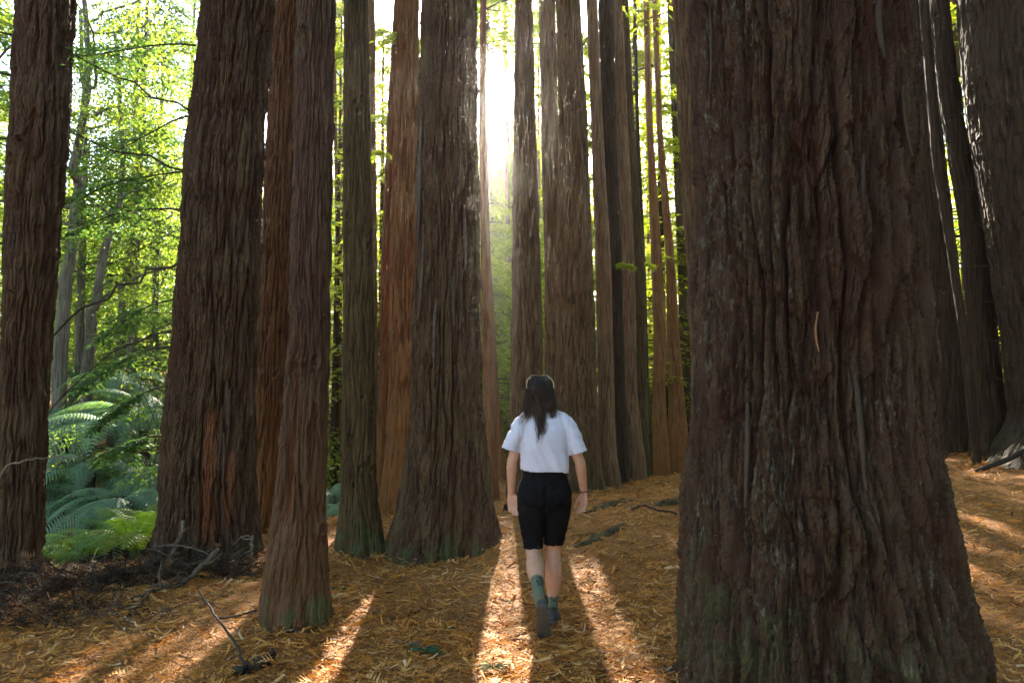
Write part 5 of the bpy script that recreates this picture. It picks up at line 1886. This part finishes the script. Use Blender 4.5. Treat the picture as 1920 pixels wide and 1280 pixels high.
def shoe(heel, fdir, upv, ankle, seed):
    """Low trainer: sole slab with tread lugs, upper lofted over the foot, collar and laces."""
    up = unit(upv - fdir * np.dot(upv, fdir))
    sd = np.cross(fdir, up)
    prof = [(-.022, .020), (-.010, .031), (.03, .036), (.08, .034), (.13, .038), (.18, .046), (.215, .045), (.245, .034), (.262, .016)]
    pr = spline(np.array(prof), 26)
    root_ = MB()
    rows = []
    for x, w in pr:
        c = heel + fdir * x
        rise = .012 * max(0, (x - .2) / .06) ** 2
        for sx, uu in ((-1, -.052), (-1.06, -.040), (-1.02, -.026), (1.02, -.026), (1.06, -.040), (1, -.052)):
            rows.append(c + sd * w * sx + up * (uu + rise))
    n = len(pr); m_ = 6
    i = np.arange(n - 1)[:, None] * m_; j = np.arange(m_)[None]
    q = np.stack((i + j, i + (j + 1) % m_, i + m_ + (j + 1) % m_, i + m_ + j), -1).reshape(-1, 4)
    e0 = np.array(((0, 1, 2, 3), (0, 3, 4, 5)))
    q = np.vstack((q, e0[:, ::-1], e0 + (n - 1) * m_))
    root_.add(np.array(rows), q)
    so = link('shoe_sole', root_.mesh('shoe_sole', False), M['sole'], person)
    lug = MB()
    for ix in range(13):
        for iy in range(-3, 4):
            x = -.012 + ix * .0205
            w = np.interp(x, pr[:, 0], pr[:, 1])
            yy = (iy + (.5 if ix % 2 else 0)) * .0125
            if abs(yy) > w - .006:
                continue
            rise = .012 * max(0, (x - .2) / .06) ** 2
            c = heel + fdir * x + sd * yy + up * (-.0535 + rise)
            r = .0045
            hexa = [c + fdir * r * math.cos(a) + sd * r * math.sin(a) for a in np.linspace(0, 2 * math.pi, 7)[:-1]]
            low = [p - up * .004 for p in hexa]
            k = np.arange(6)
            lug.add(np.array(hexa + low), np.stack((k, (k + 1) % 6, 6 + (k + 1) % 6, 6 + k), 1), np.array([(6, 6 + a + 1, 6 + a) for a in range(1, 5)]))
    lo = link('tread', lug.mesh('tread', False), M['sole'], so)
    lo['kind'] = 'stuff'
    upm = MB()
    st = [(-.0245, .002, .003, -.004), (-.023, .010, .014, -.002), (-.020, .018, .024, .000), (-.005, .032, .042, .004), (.03, .037, .048, .006), (.07, .036, .044, .004), (.11, .037, .036, -.004), (.16, .043, .028, -.012), (.205, .043, .021, -.018),
          (.24, .032, .015, -.021), (.258, .014, .008, -.024)]
    s = spline(np.array(st), 24)
    rows = []
    sides = 20
    for x, w, h, zc in s:
        c = heel + fdir * x + up * (zc - .004)
        for a in np.linspace(0, 2 * math.pi, sides, endpoint=False):
            ca, sa = math.cos(a), math.sin(a)
            yv = max(sa * h, -.026 - zc)
            rows.append(c + sd * w * np.sign(ca) * abs(ca) ** .8 + up * yv)
    n = len(s)
    i = np.arange(n - 1)[:, None] * sides; j = np.arange(sides)[None]
    q = np.stack((i + j, i + (j + 1) % sides, i + sides + (j + 1) % sides, i + sides + j), -1).reshape(-1, 4)
    upm.add(np.array(rows), q)
    uo = link('shoe_upper', upm.mesh('shoe_upper'), M['shoe'], person)
    col = MB()
    a = np.linspace(0, 2 * math.pi, 25)
    ring = np.array([heel + fdir * (.030 + .046 * math.cos(t)) + sd * .038 * math.sin(t) + up * (.046 - .010 * math.cos(t) - .012 * math.sin(t) ** 2 * 0) for t in a])
    col.tube(ring, .0065, 8, .5, cap=False)
    link('collar', col.mesh('collar'), M['shoe'], uo)
    tab = MB()
    tp = np.array([heel + fdir * (-.020 + .004 * k) + up * (.018 + .014 * k) for k in range(4)])
    tab.tube(tp, (.009, .010, .010, .007), 8, .5, ry=(.004,) * 4)
    link('heel_tab', tab.mesh('heel_tab'), M['shoe'], uo)
    for k in range(4):
        x = .095 + .022 * k
        h = np.interp(x, s[:, 0], s[:, 2] + s[:, 3])
        lp = np.array([heel + fdir * (x + .004 * t) + sd * .024 * t + up * (h + .001 - .010 * t * t) for t in np.linspace(-1, 1, 7)])
        link('lace', MB().tube(lp, .0028, 5, .5).mesh('lace'), M['shoe'], uo)


sock(LKNEE, LANK, L_heel, L_dir, .71, 1.25)
sock(RKNEE, RANK, R_heel, R_dir, .64, 1.35)
shoe(L_heel + np.array((0, .01, -.005)), L_dir, np.array((.02, .9, .45)), LANK, 1)
shoe(R_heel + np.array((0, 0, .020)), R_dir, np.array((0, 0, 1.0)), RANK, 2)

# --- bracelet
ba = np.linspace(0, 2 * math.pi, 21)
bc = ARM[1][1] * .06 + ARM[1][2] * .94
axd = unit(ARM[1][2] - ARM[1][1])
e2 = unit(np.cross(axd, (1.0, 0, 0))); e1 = np.cross(e2, axd)
ring = np.array([bc + e1 * .029 * math.cos(t) + e2 * .026 * math.sin(t) for t in ba])
link('bracelet', MB().tube(ring, .0035, 6, .5, cap=False).mesh('bracelet'), M['band'], person)

# --- hair: cap plus locks of strands falling to the shoulders, one tail down the back
rg = np.random.default_rng(4242)
hair = MB()
HC = HD + np.array((0, -.012, .030))
cap = MB()
ellipsoid(cap, HC + (0, -.004, .004), (.083, .100, .094), 20, 28)
cme = cap.mesh('hair_cap')
co = np.array([v.co[:] for v in cme.vertices])
import bmesh as _bm
b_ = _bm.new(); b_.from_mesh(cme)
dead = [f for f in b_.faces if (f.calc_center_median().y > HC[1] + .055 and f.calc_center_median().z < HC[2] + .055) or f.calc_center_median().z < HC[2] - .075]
_bm.ops.delete(b_, geom=dead, context='FACES')
b_.to_mesh(cme); b_.free()
hair_o = link('hair', cme, M['hair'], person)


def strand(phi, seed, end_z, conv, tail=False, r=.0016, out=0.0):
    """phi around the head: 0 = straight back, +-1.9 = temples."""
    q = np.random.default_rng(seed)
    top = HC + np.array((q.normal(0, .012) - .008, .02 + q.normal(0, .03), .094))
    pts = [top]
    rx, ry, rz = .088 + q.uniform(0, .007), .105 + q.uniform(0, .008), .098
    for el in (1.2, .85, .45, .05):
        pts.append(HC + np.array((math.sin(phi) * rx * math.cos(el), -math.cos(phi) * ry * math.cos(el), rz * math.sin(el))))
    x, y = pts[-1][0], pts[-1][1]
    z = pts[-1][2]
    back = -.088                                   # just off the shirt back
    steps = 6
    cx = -.030 + q.normal(0, .008) if tail else x
    wv = round(q.uniform(0, 6.28) * 1.3) / 1.3 + q.normal(0, .25)
    for k in range(1, steps + 1):
        f = k / steps
        zz = z + (end_z - z) * f
        g = conv * f ** 1.2
        xx = x * (1 - g) + cx * g + out * f ** 1.5 * np.sign(x if abs(x) > .01 else 1) + .017 * math.sin(f * 8 + wv) * (.35 + f)
        # stay outside neck, shoulders and shirt
        lim = -.072 if zz > 1.47 else (-.072 - .060 * float(sstep(1.47, 1.33, zz)))
        yy = y * (1 - f) + min(lim, y * .85) * f
        if zz < 1.45:
            yy = min(yy, lim)
        pts.append(np.array((xx, yy + .006 * math.sin(f * 9 + wv), zz)))
    p = spline(np.array(pts), 16)
    p[:, :2] += q.normal(0, .0012, (16, 2))
    tone = np.clip(np.linspace(.1, .7, 16) + q.normal(.05, .3), 0, 1)
    rr = r * np.concatenate((np.full(10, 1.0), np.linspace(1, .25, 6)))
    tone_v = np.concatenate((np.repeat(tone, 3),))
    return hair_strands.tube(p, rr, 3, tone_v, cap=False)


hair_strands = MB()
sid = 0
for k in range(620):
    sid += 1
    phi = rg.uniform(-1.75, 1.75)
    strand(phi, sid, rg.uniform(1.405, 1.475), rg.uniform(.05, .35), r=rg.uniform(.0012, .0024))
for k in range(150):       # the tail hanging down the back
    sid += 1
    strand(rg.uniform(-.9, .9), sid, rg.uniform(1.235, 1.36), rg.uniform(.75, 1.0), True, r=rg.uniform(.0012, .0022))
for k in range(60):        # loose ends flicking out over the left shoulder
    sid += 1
    strand(rg.uniform(-1.3, -.5), sid, rg.uniform(1.36, 1.43), .1, out=rg.uniform(.03, .085), r=.0013)
for k in range(45):
    sid += 1
    strand(rg.uniform(.6, 1.4), sid, rg.uniform(1.42, 1.46), .05, out=rg.uniform(.02, .06), r=.0013)
link('hair_strands', hair_strands.mesh('hair_strands'), M['hair'], hair_o)['kind'] = 'stuff'

# --- sunglasses pushed up on the head
sgx = thing('sunglasses_rest', '', '') if False else None
gl = MB()
gz0 = HC[2] + .084
for sg in (-1, 1):
    cx = sg * .036
    a = np.linspace(0, 2 * math.pi, 21)
    ring = np.array([HC + np.array((cx + .031 * math.cos(t), .062 + .012 * math.sin(t), .086 + .020 * math.sin(t) - .10 * cx * cx / .036)) for t in a])
    gl.tube(ring, .0036, 6, .5, cap=False)
    arm = spline(np.array([HC + np.array((sg * .066, .058, .088)), HC + np.array((sg * .086, .030, .070)), HC + np.array((sg * .096, -.02, .038)), HC + np.array((sg * .094, -.055, .008))]), 12)
    gl.tube(arm, .0036, 6, .5)
gl.tube(np.array([HC + np.array((x_, .066, .100 - abs(x_) * .3)) for x_ in (-.008, 0, .008)]), .003, 6, .5)
go_ = link('sunglasses', gl.mesh('sunglasses'), M['frame'], person)
for sg in (-1, 1):
    e = MB(); ellipsoid(e, HC + np.array((sg * .036, .062, .083)), (.029, .013, .019), 8, 16)
    link('lens', e.mesh('lens'), M['glass'], go_)

# ------------------------------------------------------------------ hazy air, lit by the low sun
hz = MB()
x0, x1, y0, y1, z0, z1 = -110, 110, -12, 112, -12, 46
hv = np.array([(x, y, z) for z in (z0, z1) for y in (y0, y1) for x in (x0, x1)], float)
hz.add(hv, np.array(((0, 2, 3, 1), (4, 5, 7, 6), (0, 1, 5, 4), (2, 6, 7, 3), (0, 4, 6, 2), (1, 3, 7, 5))))
hme = hz.mesh('haze', False)
m, nt, out = new_mat('haze')
pv = N(nt, 'ShaderNodeVolumePrincipled')
pv.inputs['Color'].default_value = (1.0, .97, .9, 1)
pv.inputs['Density'].default_value = .00055
pv.inputs['Anisotropy'].default_value = .87
nt.links.new(pv.outputs[0], out.inputs['Volume'])
ho = link('haze', hme, m)
ho['kind'] = 'stuff'
